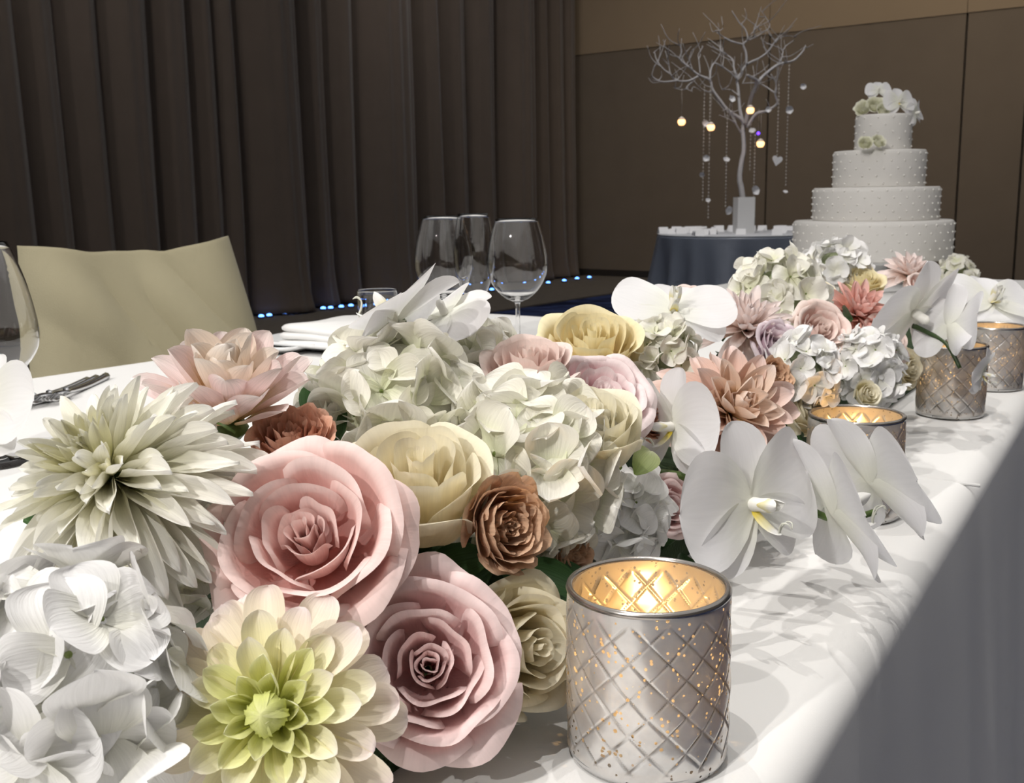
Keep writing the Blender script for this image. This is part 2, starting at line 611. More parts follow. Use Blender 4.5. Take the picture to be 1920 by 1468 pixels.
# ------------------------------------------------------------------ flower builders
def sstep(a, b, x):
    t = np.clip((x - a) / (b - a), 0, 1)
    return t * t * (3 - 2 * t)


def rose(name, label, loc, face, radius, mat, kind='open', seed=0, spin=0.0, cat='flower', group=None, sepal_mat=None):
    """petals in a golden-angle spiral, each its own rolled and rippled sheet"""
    rg = np.random.default_rng(seed + 11)
    K = {'open': dict(N=27, zb=-.85, roll=.060, rip=.022, phi=(1.6, 1.05, .84), reflex=1.0, tip=.05, rr=(.04, .19, .34, .62, .84, 1.0), zr=(.12, .05, .04, .14, .04, -.30)),
         'cup': dict(N=20, zb=-1.25, roll=.055, rip=.020, phi=(1.6, 1.25, 1.02), reflex=.70, tip=.14, rr=(.05, .24, .38, .62, .82, 1.0), zr=(.30, .24, .24, .22, .08, -.20)),
         'bud': dict(N=15, zb=-1.30, roll=.05, rip=.018, phi=(1.7, 1.30, 1.08), reflex=.45, tip=.16, rr=(.06, .28, .42, .64, .84, 1.0), zr=(.40, .36, .32, .26, .16, .02)),
         'garden': dict(N=44, zb=-.75, roll=.014, rip=.036, phi=(1.0, .72, .70), reflex=.8, tip=.02, rr=(.04, .22, .36, .62, .83, 1.0), zr=(-.06, -.01, .04, .06, -.02, -.18))}[kind]
    KN = (0, .26, .34, .6, .8, 1.0)
    root = thing(name, label, cat, frame(loc, face, spin, radius), group)
    N = K['N']
    nu, nv = (21, 15) if kind != 'garden' else (11, 11)
    for i in range(N):
        f = i / (N - 1)
        rr = np.interp(f, KN, K['rr']) * (1 + rg.uniform(-.05, .05))
        zr = np.interp(f, KN, K['zr']) + rg.uniform(-.05, .05)
        g = float(sstep(.4, 1.0, f)) * K['reflex']
        phi = np.interp(f, [0, .35, 1], K['phi']) * rg.uniform(.92, 1.08)
        th = i * 2.39996 + rg.uniform(-.12, .12)
        p0 = np.array([.03 + .10 * f, K['zb'] + .1 * f])
        p1 = np.array([rr * (.95 - .15 * g) + .02, K['zb'] * (.95 - .25 * f)])
        p2 = np.array([rr * (1.04 - .22 * g), zr - (.45 - .47 * g) * abs(K['zb']) * .8])
        p3 = np.array([rr, zr])
        u = np.linspace(-1, 1, nu)[:, None]
        s = np.linspace(0, 1, nv)[None, :]
        notch = rg.uniform(.0, .05)
        T = 1 - (.07 + .15 * min(1, f * 1.6) + .16 * g) * (.42 if kind in ('bud', 'cup') and f < .7 else .8) * np.abs(u) ** 2.8 - .20 * np.abs(u) ** 9 - notch * np.exp(-((u - rg.uniform(-.4, .4)) / .12) ** 2)
        tau = s * T
        b = ((1 - tau) ** 3)[..., None] * p0 + (3 * tau * (1 - tau) ** 2)[..., None] * p1 + (3 * tau ** 2 * (1 - tau))[..., None] * p2 + (tau ** 3)[..., None] * p3
        r, z = b[..., 0], b[..., 1]
        # rolled lip along the free edge
        roll = K['roll'] * (.35 + 1.1 * f)
        e = sstep(.80, 1.0, s) * np.ones_like(u)
        side = sstep(.72, 1.0, np.abs(u)) * sstep(.35, .8, s) * (.35 + .65 * g)
        r = r + roll * (1.2 * e ** 1.2 + .7 * side)
        z = z - roll * (1.1 * e ** 2.6 + .25 * side) + K['tip'] * g * np.exp(-(u / .28) ** 2) * e * .6
        r = r + K['tip'] * g * np.exp(-(u / .28) ** 2) * e
        # overlap like a spiral, ripples
        r = r + (.055 * u + .012) * rr * sstep(.1, .6, s)
        k1, k2 = rg.uniform(2.5, 4.5), rg.uniform(5, 8)
        ph1, ph2 = rg.uniform(0, 6.3, 2)
        rip = K['rip'] * (.5 + f) * sstep(.4, 1, s)
        r = r + rip * (np.sin(k1 * u + ph1) + .5 * np.sin(k2 * u + ph2))
        z = z + rip * 1.1 * (np.sin(k1 * 1.3 * u + ph2) + .5 * np.sin(k2 * u + ph1))
        om = .30 + .70 * np.minimum(1, tau * 1.5) ** .75
        a = th + phi * u * om
        P = np.stack([r * np.cos(a), r * np.sin(a), z], -1)
        obj('petal', grid_mesh('rose_petal', P, mat), root)
    if kind != 'garden' or True:
        prof = [(0.0, K['zb'] - .35), (.10, K['zb'] - .33), (.15, K['zb'] - .16), (.12, K['zb'] - .04), (.03, K['zb'] - .02)]
        obj('calyx', lathe_mesh('calyx', prof, 10, M_STEM), root)
    return root


def strap_petal(name, mat, W_, a=.6, b=3.0, c=.5, cup=.25, bend=0.4, twist=0.0, nu=7, nv=11, wav=0.0, seed=0, fold=0.0, notch=0.0):
    """a petal along +Y from the origin, its inner face +Z, unit length"""
    rg = np.random.default_rng(seed)
    s = np.sin(np.linspace(0, 1, nv) * PI / 2)
    w = (s + .02) ** a * np.clip(1.0 - s ** b, 0, 1) ** c
    w = W_ * w / w.max()
    w[0] = max(w[0], .12 * W_)
    ang = bend * s ** 1.3
    dy = np.cos(ang)
    dz = np.sin(ang)
    y = np.concatenate([[0], np.cumsum((dy[1:] + dy[:-1]) / 2 * np.diff(s))])
    z = np.concatenate([[0], np.cumsum((dz[1:] + dz[:-1]) / 2 * np.diff(s))])
    u = np.linspace(-1, 1, nu)
    P = np.zeros((nu, nv, 3))
    for i, uu in enumerate(u):
        cu_ = cup * w / W_ * uu * uu * W_ * 1.4 + fold * abs(uu) * w
        wv = wav * math.sin(3.1 * uu + seed) * s + wav * .8 * np.sin(9 * s + uu * 4 + seed) * abs(uu)
        tw = twist * s
        x0 = w * uu
        n0 = cu_ + wv
        yy = y - notch * np.exp(-(uu / .25) ** 2) * s ** 6
        P[i, :, 0] = x0 * np.cos(tw) - n0 * np.sin(tw)
        nn = x0 * np.sin(tw) + n0 * np.cos(tw)
        P[i, :, 1] = yy - np.sin(ang) * nn
        P[i, :, 2] = z + np.cos(ang) * nn
    return grid_mesh(name, P, mat)


def petal_frame(psi, beta, base):
    er = Vector((math.cos(psi), math.sin(psi), 0))
    d = Vector((0, 0, math.cos(beta))) + er * math.sin(beta)
    n = er * -math.cos(beta) + Vector((0, 0, math.sin(beta)))
    x = d.cross(n)
    R = Matrix((x, d, n)).transposed().to_4x4()
    return Matrix.Translation(base) @ R


def dahlia(name, label, loc, face, radius, mats, N=70, W_=.17, shape=(.6, 3.0, .5), beta=(12, 105), bpow=.8, cup=.5, bend=(.9, -.35), inner=.32, seed=0, spin=0.0, wav=.01, group=None, jit=.06, cat='flower', lenpow=.75, dome=.15, fold=0.0, globe=0, gsize=.38):
    """strap petals on a golden-angle spiral from an incurved centre to a spreading rim"""
    rg = np.random.default_rng(seed + 3)
    root = thing(name, label, cat, frame(loc, face, spin, radius), group)
    NL = 7
    kinds = []
    for l in range(NL):
        f = l / (NL - 1)
        ms = mats[1:] if globe else mats
        mt = ms[min(len(ms) - 1, int(f * len(ms)))]
        kinds.append([strap_petal('dahlia_petal', mt, W_ * (1.25 - .25 * f), *shape, cup=cup * (1.35 - .8 * f), bend=bend[0] + (bend[1] - bend[0]) * f ** .7, nu=7, nv=11, wav=wav * (.3 + f), seed=seed * 10 + l * 3 + k, twist=(k - .5) * .25 * f, fold=fold) for k in range(2)])
    if globe:                                  # petals still closed over the heart
        gm = [strap_petal('heart_petal', mats[0], .30 - .05 * k, .6, 1.9, .6, cup=.25, bend=2.35 + .3 * k, nu=7, nv=11, seed=seed + k) for k in range(2)]
        for i in range(globe):
            k = i % 2
            obj('petal', gm[k], root, petal_frame(i * 2.39996, math.radians(68 - 14 * (i / globe)), Vector((0, 0, .02 - .05 * i / globe))) @ Matrix.Scale(gsize * (.8 + .25 * i / globe), 4))
    for i in range(N):
        f = i / (N - 1)
        be = math.radians(beta[0] + (beta[1] - beta[0]) * f ** bpow) + rg.normal(0, jit)
        psi = i * 2.39996 + rg.normal(0, jit * .8)
        ln = (inner + (1 - inner) * f ** lenpow) * (1 + rg.normal(0, .05))
        base = Vector((math.cos(psi), math.sin(psi), 0)) * ((.10 + .08 * f) if globe else (.015 + .11 * f)) + Vector((0, 0, -dome * f))
        l = min(NL - 1, int(f * NL))
        M = petal_frame(psi, be, base) @ Matrix.Rotation(rg.normal(0, .12), 4, 'Y') @ Matrix.Scale(ln, 4)
        obj('petal', kinds[l][i % 2], root, M)
    obj('calyx', lathe_mesh('calyx', [(0, -.34), (.12, -.33), (.2, -.22), (.13, -.08), (.02, -.02)], 10, M_STEM), root)
    return root


def hydrangea(name, label, loc, face, radius, mat, N=34, fl=.36, seed=0, spin=0.0, detail=True, cap=112, group=None, squash=(1, 1, 1), bud=None, cat='flower', ruff=.06, tilt=22):
    """a domed head of four-petalled florets"""
    rg = np.random.default_rng(seed + 5)
    root = thing(name, label, cat, frame(loc, face, spin, radius), group)
    NV = 6
    pet = [strap_petal('hydrangea_petal', mat, .60, .50, 4.2, .5, cup=(.06 + .14 * (k % 3)) * (ruff / .06), bend=.30 - .20 * k, nu=11 if detail else 5, nv=13 if detail else 6, wav=ruff * (.5 + .25 * k), seed=seed * 7 + k, notch=.08 * (k % 2)) for k in range(NV)]
    bm_ = lathe_mesh('floret_eye', [(0.0, .07), (.045, .055), (.06, .02), (.045, -.03), (.022, -.06), (.02, -.5)], 8, bud or M_LIME)
    if not detail:
        var = []
        for k in range(4):
            vs, fs, uvs = [], [], []
            for q in range(4):
                me = pet[(k + q) % NV]
                M = petal_frame(q * PI / 2 + rg.normal(0, .12), math.radians(90 - tilt + rg.normal(0, 12)), Vector((0, 0, 0)))
                n0 = len(vs)
                vs += [tuple(M @ v.co) for v in me.vertices]
                fs += [tuple(n0 + x for x in p.vertices) for p in me.polygons]
                uvt = [None] * len(me.vertices)
                for lp, ud in zip(me.loops, me.uv_layers[0].data):
                    uvt[lp.vertex_index] = tuple(ud.uv)
                uvs += uvt
            var.append(mesh_from('hydrangea_floret', vs, fs, mat, True, uvs))
    cosc = math.cos(math.radians(cap))
    for i in range(N):
        z = 1 - (1 - cosc) * (i + .5) / N
        r = math.sqrt(max(0, 1 - z * z))
        psi = i * 2.39996 + rg.normal(0, .12)
        n = Vector((r * math.cos(psi), r * math.sin(psi), z))
        nj = (n + Vector(rg.normal(0, .20, 3))).normalized()
        p = n * (1 - fl * .70) * rg.uniform(.90, 1.04)
        p = Vector((p.x * squash[0], p.y * squash[1], p.z * squash[2]))
        M = frame(p, nj, rg.uniform(0, 6.3), fl * rg.uniform(.82, 1.12), upref=(.3, .9, .2))
        if not detail:
            obj('floret', var[i % 4], root, M)
            continue
        fo = obj('floret', bm_, root, M)
        op = rg.normal(0, 9)
        for q in range(4):
            be = math.radians(90 - tilt + op + rg.normal(0, 13))
            obj('petal', pet[rg.integers(0, NV)], fo, petal_frame(q * PI / 2 + rg.normal(0, .1), be, Vector((0, 0, .01 * q))) @ Matrix.Scale(rg.uniform(.88, 1.1), 4))
    prof = [(math.sin(t) * .55, math.cos(t) * .55) for t in np.linspace(0, PI, 9)]
    core = obj('stalk_cluster', lathe_mesh('stalk_cluster', prof, 12, M_HCORE), root)
    core.scale = squash
    return root


def leaf_mesh(mat, seed=0, W_=.24, bend=-.5):
    return strap_petal('leaf', mat, W_, .75, 1.5, .8, cup=.25, bend=bend, nu=7, nv=12, wav=.02, seed=seed, fold=.12)


# orchid blossom pieces (unit = half the flower's span)
def orchid_set(mat, lipmat, colmat):
    d = {}
    d['petal'] = [strap_petal('orchid_petal', mat, .66, .50, 3.6, .5, cup=c, bend=b, nu=13, nv=13, wav=.018, seed=k) for k, (c, b) in enumerate(((.10, -.30), (.16, -.55), (.06, .15)))]
    d['sepal'] = [strap_petal('orchid_sepal', mat, .36, .55, 2.8, .55, cup=c, bend=b, nu=9, nv=11, wav=.012, seed=k + 4) for k, (c, b) in enumerate(((.15, -.25), (.2, -.5)))]
    # lip: two upright side lobes and a narrow tongue with curled tendrils
    d['lobe'] = strap_petal('lip_lobe', lipmat, .17, .7, 2.6, .5, cup=.8, bend=1.0, nu=7, nv=9, seed=9)
    d['tongue'] = strap_petal('lip_tongue', lipmat, .13, .45, 1.4, .6, cup=-.5, bend=.5, nu=7, nv=9, seed=10)
    tp = [(0, .0, 0), (.05, .10, .06), (.10, .17, .16), (.09, .16, .26), (.03, .10, .28)]
    d['tendril'] = tube_mesh('tendril', smooth_path(tp, 4), list(np.linspace(.018, .007, 17)), mat, 6)
    prof = [(0.0, .33), (.05, .32), (.085, .26), (.075, .15), (.085, .05), (.05, -.02), (.0, -.03)]
    d['column'] = lathe_mesh('orchid_column', prof, 12, colmat)
    return d


def blossom(root, OS, loc, face, size, spin=0.0, up=(0, 0, 1), rg=None, fold=0.0, sel=None, closed=0.0, lip=True):
    """one orchid flower: a part of its spray, petals below it"""
    rg = rg or np.random.default_rng(1)
    ri = root.matrix_basis.inverted()
    b = obj('blossom', OS['column'], root, ri @ frame(loc, face, spin, size, up) @ Matrix.Rotation(math.radians(-28), 4, 'X') if False else ri @ frame(loc, face, spin, size, up))
    k = 0

    def add(nm, me, ang, be, sc, z=0.0):
        obj(nm, me, b, petal_frame(math.radians(ang), math.radians(be), Vector((0, 0, z))) @ Matrix.Scale(sc, 4))
    add('sepal', OS['sepal'][0], 90, 88 - closed, .95, -.03)
    add('sepal', OS['sepal'][1], 218, 84 - closed, .95, -.03)
    add('sepal', OS['sepal'][1], -38, 84 - closed, .95, -.03)
    pk = sel if sel is not None else 0
    add('petal', OS['petal'][pk], 8, 86 - closed + fold, 1.0, .01)
    add('petal', OS['petal'][pk], 172, 86 - closed - fold, 1.0, .01)
    if lip:
        add('lip', OS['lobe'], 15, 35, .46, .02)
        add('lip', OS['lobe'], 165, 35, .46, .02)
        add('lip', OS['tongue'], 270, 52, .50, .02)
        M = petal_frame(math.radians(270), math.radians(56), Vector((0, 0, .02)))
        tip = M @ Vector((0, .45, .10))
        obj('tendril', OS['tendril'], b, Matrix.Translation(tip) @ Matrix.Rotation(.3, 4, 'Z') @ Matrix.Scale(.75, 4))
        obj('tendril', OS['tendril'], b, Matrix.Translation(tip) @ Matrix.Scale(-1, 4, (1, 0, 0)) @ Matrix.Rotation(.3, 4, 'Z') @ Matrix.Scale(.75, 4))
    return b


# ------------------------------------------------------------------ petal colours
M_HCORE = plain('hydrangea_stalks', (0.30, 0.34, 0.20), 0.8, noise=0.3, nscale=20)
P_PINK = petal_mat('rose_blush', (0.86, 0.38, 0.33), (0.91, 0.57, 0.52), (0.93, 0.74, 0.70), 0.22, 0.035)
P_MAUVE = petal_mat('rose_mauve_blush', (0.80, 0.40, 0.39), (0.86, 0.57, 0.55), (0.91, 0.73, 0.71), 0.22, 0.035)
P_CANDY = petal_mat('rose_candy_pink', (0.86, 0.38, 0.44), (0.88, 0.60, 0.62), (0.90, 0.78, 0.77), 0.25, 0.04)
P_PEACHP = petal_mat('rose_peach_pink', (0.86, 0.55, 0.46), (0.88, 0.66, 0.60), (0.90, 0.76, 0.70), 0.25, 0.04)
P_CREAM = petal_mat('rose_cream', (0.92, 0.71, 0.36), (0.93, 0.82, 0.55), (0.93, 0.87, 0.69), 0.28, 0.035)
P_IVORY = petal_mat('rose_ivory', (0.88, 0.78, 0.44), (0.91, 0.84, 0.60), (0.93, 0.88, 0.72), 0.28, 0.035)
P_BUTTER = petal_mat('rose_butter_yellow', (0.92, 0.62, 0.24), (0.92, 0.76, 0.42), (0.92, 0.84, 0.58), 0.28, 0.04)
P_TAN = petal_mat('rose_tan', (0.46, 0.24, 0.14), (0.58, 0.34, 0.21), (0.68, 0.46, 0.31), 0.22, 0.10)
P_TERRA = petal_mat('rose_terracotta', (0.60, 0.24, 0.13), (0.66, 0.32, 0.20), (0.72, 0.42, 0.30), 0.22, 0.08)
P_LILAC = petal_mat('rose_lilac', (0.66, 0.42, 0.55), (0.78, 0.60, 0.68), (0.86, 0.76, 0.80), 0.25, 0.05)
P_HWHITE = petal_mat('hydrangea_white', (0.84, 0.83, 0.74), (0.91, 0.90, 0.89), (0.93, 0.92, 0.92), 0.25, 0.04, bump=0.5)
P_HGREEN = petal_mat('hydrangea_green_white', (0.79, 0.81, 0.58), (0.92, 0.895, 0.80), (0.94, 0.92, 0.87), 0.28, 0.05, bump=0.5)
P_HCREAM = petal_mat('hydrangea_cream', (0.82, 0.82, 0.62), (0.90, 0.88, 0.80), (0.93, 0.91, 0.86), 0.28, 0.05, bump=0.5)
P_ORCH = petal_mat('orchid_white', (0.86, 0.86, 0.78), (0.92, 0.91, 0.92), (0.93, 0.92, 0.93), 0.40, 0.02, 0.5, bump=0.12)
P_LIP = petal_mat('orchid_lip', (0.80, 0.62, 0.05), (0.86, 0.80, 0.50), (0.88, 0.87, 0.84), 0.2, 0.05, stops=(0.05, 0.35, 0.6))
M_COL = plain('orchid_column', (0.84, 0.82, 0.76), 0.5)
P_DW = [petal_mat('dahlia_white_inner', (0.80, 0.78, 0.30), (0.86, 0.83, 0.58), (0.88, 0.86, 0.76), 0.3, 0.05),
        petal_mat('dahlia_white_mid', (0.84, 0.81, 0.46), (0.92, 0.90, 0.79), (0.93, 0.92, 0.88), 0.3, 0.05),
        petal_mat('dahlia_white_outer', (0.82, 0.79, 0.52), (0.92, 0.90, 0.82), (0.93, 0.92, 0.89), 0.3, 0.05)]
P_PALE = petal_mat('rose_pale_cream', (0.74, 0.76, 0.46), (0.86, 0.86, 0.66), (0.91, 0.90, 0.78), 0.3, 0.04)
P_DY = [petal_mat('dahlia_lime_heart', (0.52, 0.56, 0.12), (0.68, 0.71, 0.24), (0.80, 0.80, 0.42), 0.25, 0.06),
        petal_mat('dahlia_lemon', (0.60, 0.63, 0.12), (0.84, 0.84, 0.42), (0.91, 0.90, 0.66), 0.28, 0.05),
        petal_mat('dahlia_cream_blush', (0.82, 0.80, 0.32), (0.90, 0.86, 0.58), (0.92, 0.86, 0.76), 0.28, 0.05),
        petal_mat('dahlia_blush_rim', (0.90, 0.82, 0.48), (0.91, 0.82, 0.66), (0.90, 0.78, 0.76), 0.28, 0.05)]
P_DP = [petal_mat('dahlia_pink_inner', (0.86, 0.60, 0.26), (0.88, 0.76, 0.64), (0.88, 0.82, 0.76), 0.3, 0.07),
        petal_mat('dahlia_pink_outer', (0.88, 0.66, 0.34), (0.88, 0.72, 0.70), (0.88, 0.81, 0.78), 0.3, 0.09)]
P_DPE = [petal_mat('dahlia_peach_inner', (0.72, 0.45, 0.18), (0.83, 0.63, 0.50), (0.87, 0.74, 0.66), 0.28, 0.07),
         petal_mat('dahlia_peach_outer', (0.70, 0.40, 0.28), (0.82, 0.60, 0.51), (0.87, 0.72, 0.68), 0.28, 0.08)]
P_DB = [petal_mat('dahlia_pale_blush', (0.82, 0.62, 0.52), (0.86, 0.74, 0.70), (0.87, 0.80, 0.79), 0.3, 0.07)]
P_DS = [petal_mat('dahlia_salmon', (0.76, 0.36, 0.26), (0.82, 0.50, 0.44), (0.86, 0.64, 0.60), 0.28, 0.08)]
OSET = orchid_set(P_ORCH, P_LIP, M_COL)
# ------------------------------------------------------------------ the flower runner, front to back
def px_r(r, z):
    return r * z / F


def R_(name, label, px, py, z, rp, face, mat, kind, seed=0, spin=0.0):
    return rose(name, label, at(px, py, z), face, px_r(rp, z), mat, kind, seed, spin)


def H_(label, px, py, z, rp, face, mat, N=34, fl=.36, seed=0, detail=True, cap=112, sq=(1, 1, 1), tilt=22, ruff=.06):
    return hydrangea('hydrangea', label, at(px, py, z), face, px_r(rp, z), mat, N, fl, seed, 0.0, detail, cap, None, sq, None, 'flower', ruff, tilt)


# roses in front
R_('garden_rose', 'large open blush pink rose facing the camera beside the cream rose', 568, 992, .445, 196, (.02, -.80, .60), P_PINK, 'open', 1, .4)
R_('garden_rose', 'open mauve pink rose lying low between the yellow dahlia and the candle glass', 805, 1245, .450, 183, (.10, -.86, .46), P_MAUVE, 'open', 2, 1.9)
R_('garden_rose', 'cream cup-shaped rose standing behind the large pink rose', 785, 880, .500, 142, (.03, -.50, .86), P_CREAM, 'bud', 3, .8)
R_('garden_rose', 'half hidden cream rose low behind the nearest candle glass', 1000, 1215, .500, 125, (.55, -.70, .25), P_CREAM, 'cup', 4, 2.0)
R_('spray_rose', 'tan ruffled spray rose turned sideways next to the cream rose', 965, 985, .500, 100, (.62, -.70, .22), P_TAN, 'garden', 5, .2)
R_('spray_rose', 'small brown-pink rose peeking out behind the nearest candle glass rim', 1085, 1040, .560, 58, (.75, -.55, .25), P_TAN, 'garden', 6, .9)
R_('spray_rose', 'terracotta rose tucked beneath the pink-tipped dahlia', 548, 800, .520, 84, (.05, -.40, .90), P_TERRA, 'garden', 7, .5)
# dahlias in front
dahlia('dahlia', 'lemon dahlia with a green heart at the bottom of the picture', at(508, 1338, .400), (.06, -.90, .44), px_r(228, .4), P_DY, 62, .19, (.45, 6.0, .5), (54, 108), .8, .55, (.75, -.22), .36, 2, .3, .015, None, .11, 'flower', 1.0, .10, 0.0, 20, .56)
dahlia('dahlia', 'big shaggy white dahlia with a yellow centre at the left', at(190, 872, .450), (-.34, -.45, .82), px_r(285, .45), P_DW, 200, .095, (.55, 2.0, .65), (-4, 124), .62, .7, (1.1, -.45), .20, 3, .1, .035, None, .20, 'flower', .85, .18, .15)
dahlia('dahlia', 'pink-tipped cream dahlia opening upward in front of the beige chair', at(430, 768, .530), (.10, -.28, .95), px_r(178, .53), P_DP, 34, .21, (.55, 2.6, .55), (10, 70), .8, .55, (.45, .1), .72, 4, 0, .012, None, .10, 'flower', .5)
# hydrangeas in front and middle
H_('pure white hydrangea head in the lower left corner', 135, 1265, .395, 270, (.05, -.80, .58), P_HWHITE, 24, .46, 1, True, 105, (1, 1, .85), 8, .028)
H_('greenish white hydrangea head below the upright orchid', 735, 785, .610, 185, (-.05, -.45, .90), P_HGREEN, 28, .44, 2, True, 112)
H_('large white hydrangea head beside the tan spray rose', 990, 893, .590, 200, (.15, -.65, .74), P_HGREEN, 32, .42, 3, True, 115)
H_('small white hydrangea head behind the nearest candle glass', 1150, 970, .640, 105, (.30, -.70, .62), P_HWHITE, 18, .52, 4, True, 110)
H_('white hydrangea head behind the upright orchid below the wine glasses', 880, 700, .70, 115, (0, -.3, .95), P_HCREAM, 22, .46, 12, True, 100)
H_('cream hydrangea head half hidden between the shaggy dahlia and the pink rose', 330, 1060, .490, 135, (-.1, -.7, .6), P_HCREAM, 20, .48, 13, True, 105)
R_('garden_rose', 'cream rose almost hidden between the two pink roses', 655, 1160, .485, 95, (-.1, -.8, .5), P_CREAM, 'cup', 41, .3)
H_('white hydrangea florets between the terracotta rose and the cream rose', 630, 800, .60, 100, (-.1, -.5, .85), P_HCREAM, 18, .50, 14, True, 105)
# middle
R_('garden_rose', 'ivory rose seen from the side between two hydrangea heads and the orchids', 1112, 785, .580, 98, (-.05, -.42, .90), P_IVORY, 'bud', 8, 1.1)
R_('garden_rose', 'candy pink rose with a dark heart behind the ivory rose', 1135, 728, .660, 105, (.25, -.58, .78), P_CANDY, 'open', 9, .2)
R_('garden_rose', 'peach pink rose lying flat behind the large hydrangea', 990, 672, .650, 92, (-.05, -.36, .93), P_PEACHP, 'cup', 10, 2.2)
R_('garden_rose', 'butter yellow rose standing above the pink rose', 1112, 630, .770, 103, (.02, -.52, .85), P_BUTTER, 'cup', 11, 1.6)
R_('spray_rose', 'small terracotta rose between the ivory rose and the orchid', 1228, 788, .700, 40, (.35, -.85, .3), P_TERRA, 'garden', 12)
R_('spray_rose', 'brown-pink rose low between the orchid and the peach dahlia', 1262, 950, .680, 60, (.3, -.85, .3), P_MAUVE, 'open', 13)
dahlia('dahlia', 'peach dahlia with long petals behind the front orchid spray', at(1372, 768, .740), (.34, -.72, .55), px_r(152, .74), P_DPE, 72, .185, (.55, 2.2, .65), (8, 112), .75, .5, (.8, -.3), .34, 5, 0, .025, None, .16, 'flower', .7, .15, .1)
dahlia('dahlia', 'pale blush dahlia behind the flat white orchid', at(1400, 610, .930), (.15, -.45, .88), px_r(108, .93), P_DB, 80, .12, (.55, 1.8, .7), (8, 110), .75, .5, (.8, -.3), .34, 6, 0, .015, None, .10, 'flower', .7, .15, .1)
R_('garden_rose', 'lilac rose beneath the pale blush dahlia', 1468, 645, .900, 58, (.45, -.70, .50), P_LILAC, 'open', 14)
R_('spray_rose', 'brown rose hidden between the peach dahlia and white hydrangea', 1462, 705, .86, 42, (.5, -.7, .4), P_TAN, 'garden', 15)
R_('garden_rose', 'dusty pink rose in the row behind the flat white orchid', 1285, 562, 1.00, 58, (-.1, -.5, .85), P_PEACHP, 'open', 16)
R_('garden_rose', 'blush pink rose between cream and white hydrangea heads', 1545, 612, 1.02, 62, (.25, -.75, .55), P_PEACHP, 'open', 17, .7)
H_('white hydrangea head with loose florets behind the peach dahlia', 1500, 700, .900, 85, (.35, -.70, .62), P_HWHITE, 26, .40, 5, True, 112)
H_('round white hydrangea head behind the second candle glass', 1622, 690, 1.02, 85, (.35, -.75, .50), P_HWHITE, 34, .36, 6, True, 118)
H_('greenish hydrangea head on top of the runner below the grey table', 1460, 560, 1.10, 100, (0, -.45, .90), P_HCREAM, 34, .34, 7, True, 112)
H_('white hydrangea florets next to the butter yellow rose', 1240, 668, .80, 78, (.1, -.6, .75), P_HCREAM, 20, .46, 8, True, 105)
H_('white hydrangea head just beneath the wedding cake', 1565, 512, 1.42, 72, (0, -.5, .87), P_HWHITE, 28, .36, 9, False, 110)
H_('green-tinged white flower head on the cake table under the right side of the cake', 1792, 520, 2.58, 44, (.2, -.5, .85), P_HCREAM, 26, .36, 10, False, 112)
R_('garden_rose', 'cream rose touching the second candle glass', 1522, 762, .890, 56, (.45, -.72, .45), P_CREAM, 'cup', 18)
R_('garden_rose', 'small cream rose in front of the round white hydrangea', 1630, 738, .960, 26, (.3, -.85, .35), P_IVORY, 'bud', 19)
R_('garden_rose', 'cream rose in shade beside the third candle glass', 1706, 690, 1.20, 40, (.55, -.75, .15), P_CREAM, 'cup', 20)
dahlia('dahlia', 'salmon dahlia near the cake end of the runner', at(1608, 585, 1.16), (.25, -.62, .72), px_r(88, 1.16), P_DS, 60, .14, (.55, 1.9, .7), (8, 112), .75, .5, (.8, -.3), .36, 7, 0, .015, None, .10, 'flower', .7, .15, .1)
R_('garden_rose', 'peach rose under the salmon dahlia behind the orchid stem', 1668, 640, 1.14, 52, (.45, -.75, .4), P_PEACHP, 'cup', 21)
R_('garden_rose', 'butter cream rose among the flowers in front of the cake', 1535, 548, 1.24, 42, (.1, -.5, .85), P_CREAM, 'cup', 22)
R_('garden_rose', 'pale yellow rose right under the cake', 1622, 520, 1.38, 40, (.1, -.5, .85), P_BUTTER, 'cup', 23, 1)
dahlia('dahlia', 'pale pink dahlia at the cake end of the runner', at(1706, 512, 1.50), (.1, -.5, .86), px_r(62, 1.5), P_DB, 54, .15, (.55, 1.9, .7), (8, 108), .75, .5, (.8, -.3), .36, 8, 0, .015, None, .10, 'flower', .7, .15, .1)
R_('garden_rose', 'pale peach rose beside the big pale orchid', 1738, 535, 1.42, 38, (.3, -.6, .7), P_PEACHP, 'open', 24)

# orchids
V3 = Vector


def stem(root, pts, r0, r1, mat=None, nm='stem'):
    ri = root.matrix_basis.inverted()
    sp = smooth_path([ri @ Vector(p) for p in pts], 6)
    return obj(nm, tube_mesh('orchid_stem', sp, list(np.linspace(r0, r1, len(sp))), mat or M_STEM, 8), root)


def spray(label, base):
    return thing('orchid_spray', label, 'flower', Matrix.Translation(base))


S1 = spray('white orchid spray arching over the tablecloth beside the nearest candle glass', at(1230, 880, .70))
stem(S1, [at(1225, 885, .70), at(1300, 895, .685), at(1400, 905, .67), at(1490, 918, .66), at(1520, 955, .655), at(1575, 975, .655), at(1640, 960, .66)], .0030, .0020)
blossom(S1, OSET, at(1408, 945, .615), (.50, -.80, .16), px_r(168, .615), .18, (0.1, 0, 1), sel=0)
blossom(S1, OSET, at(1562, 962, .640), (.88, .18, .38), px_r(172, .64), -.1, (-.36, 0, .9), sel=0)
blossom(S1, OSET, at(1632, 905, .670), (.84, .36, .42), px_r(155, .67), 0, (-.50, 0, .85), sel=0)
blossom(S1, OSET, at(1262, 800, .69), (-.85, -.45, .10), px_r(118, .69), .1, (0, 0, 1), sel=1)

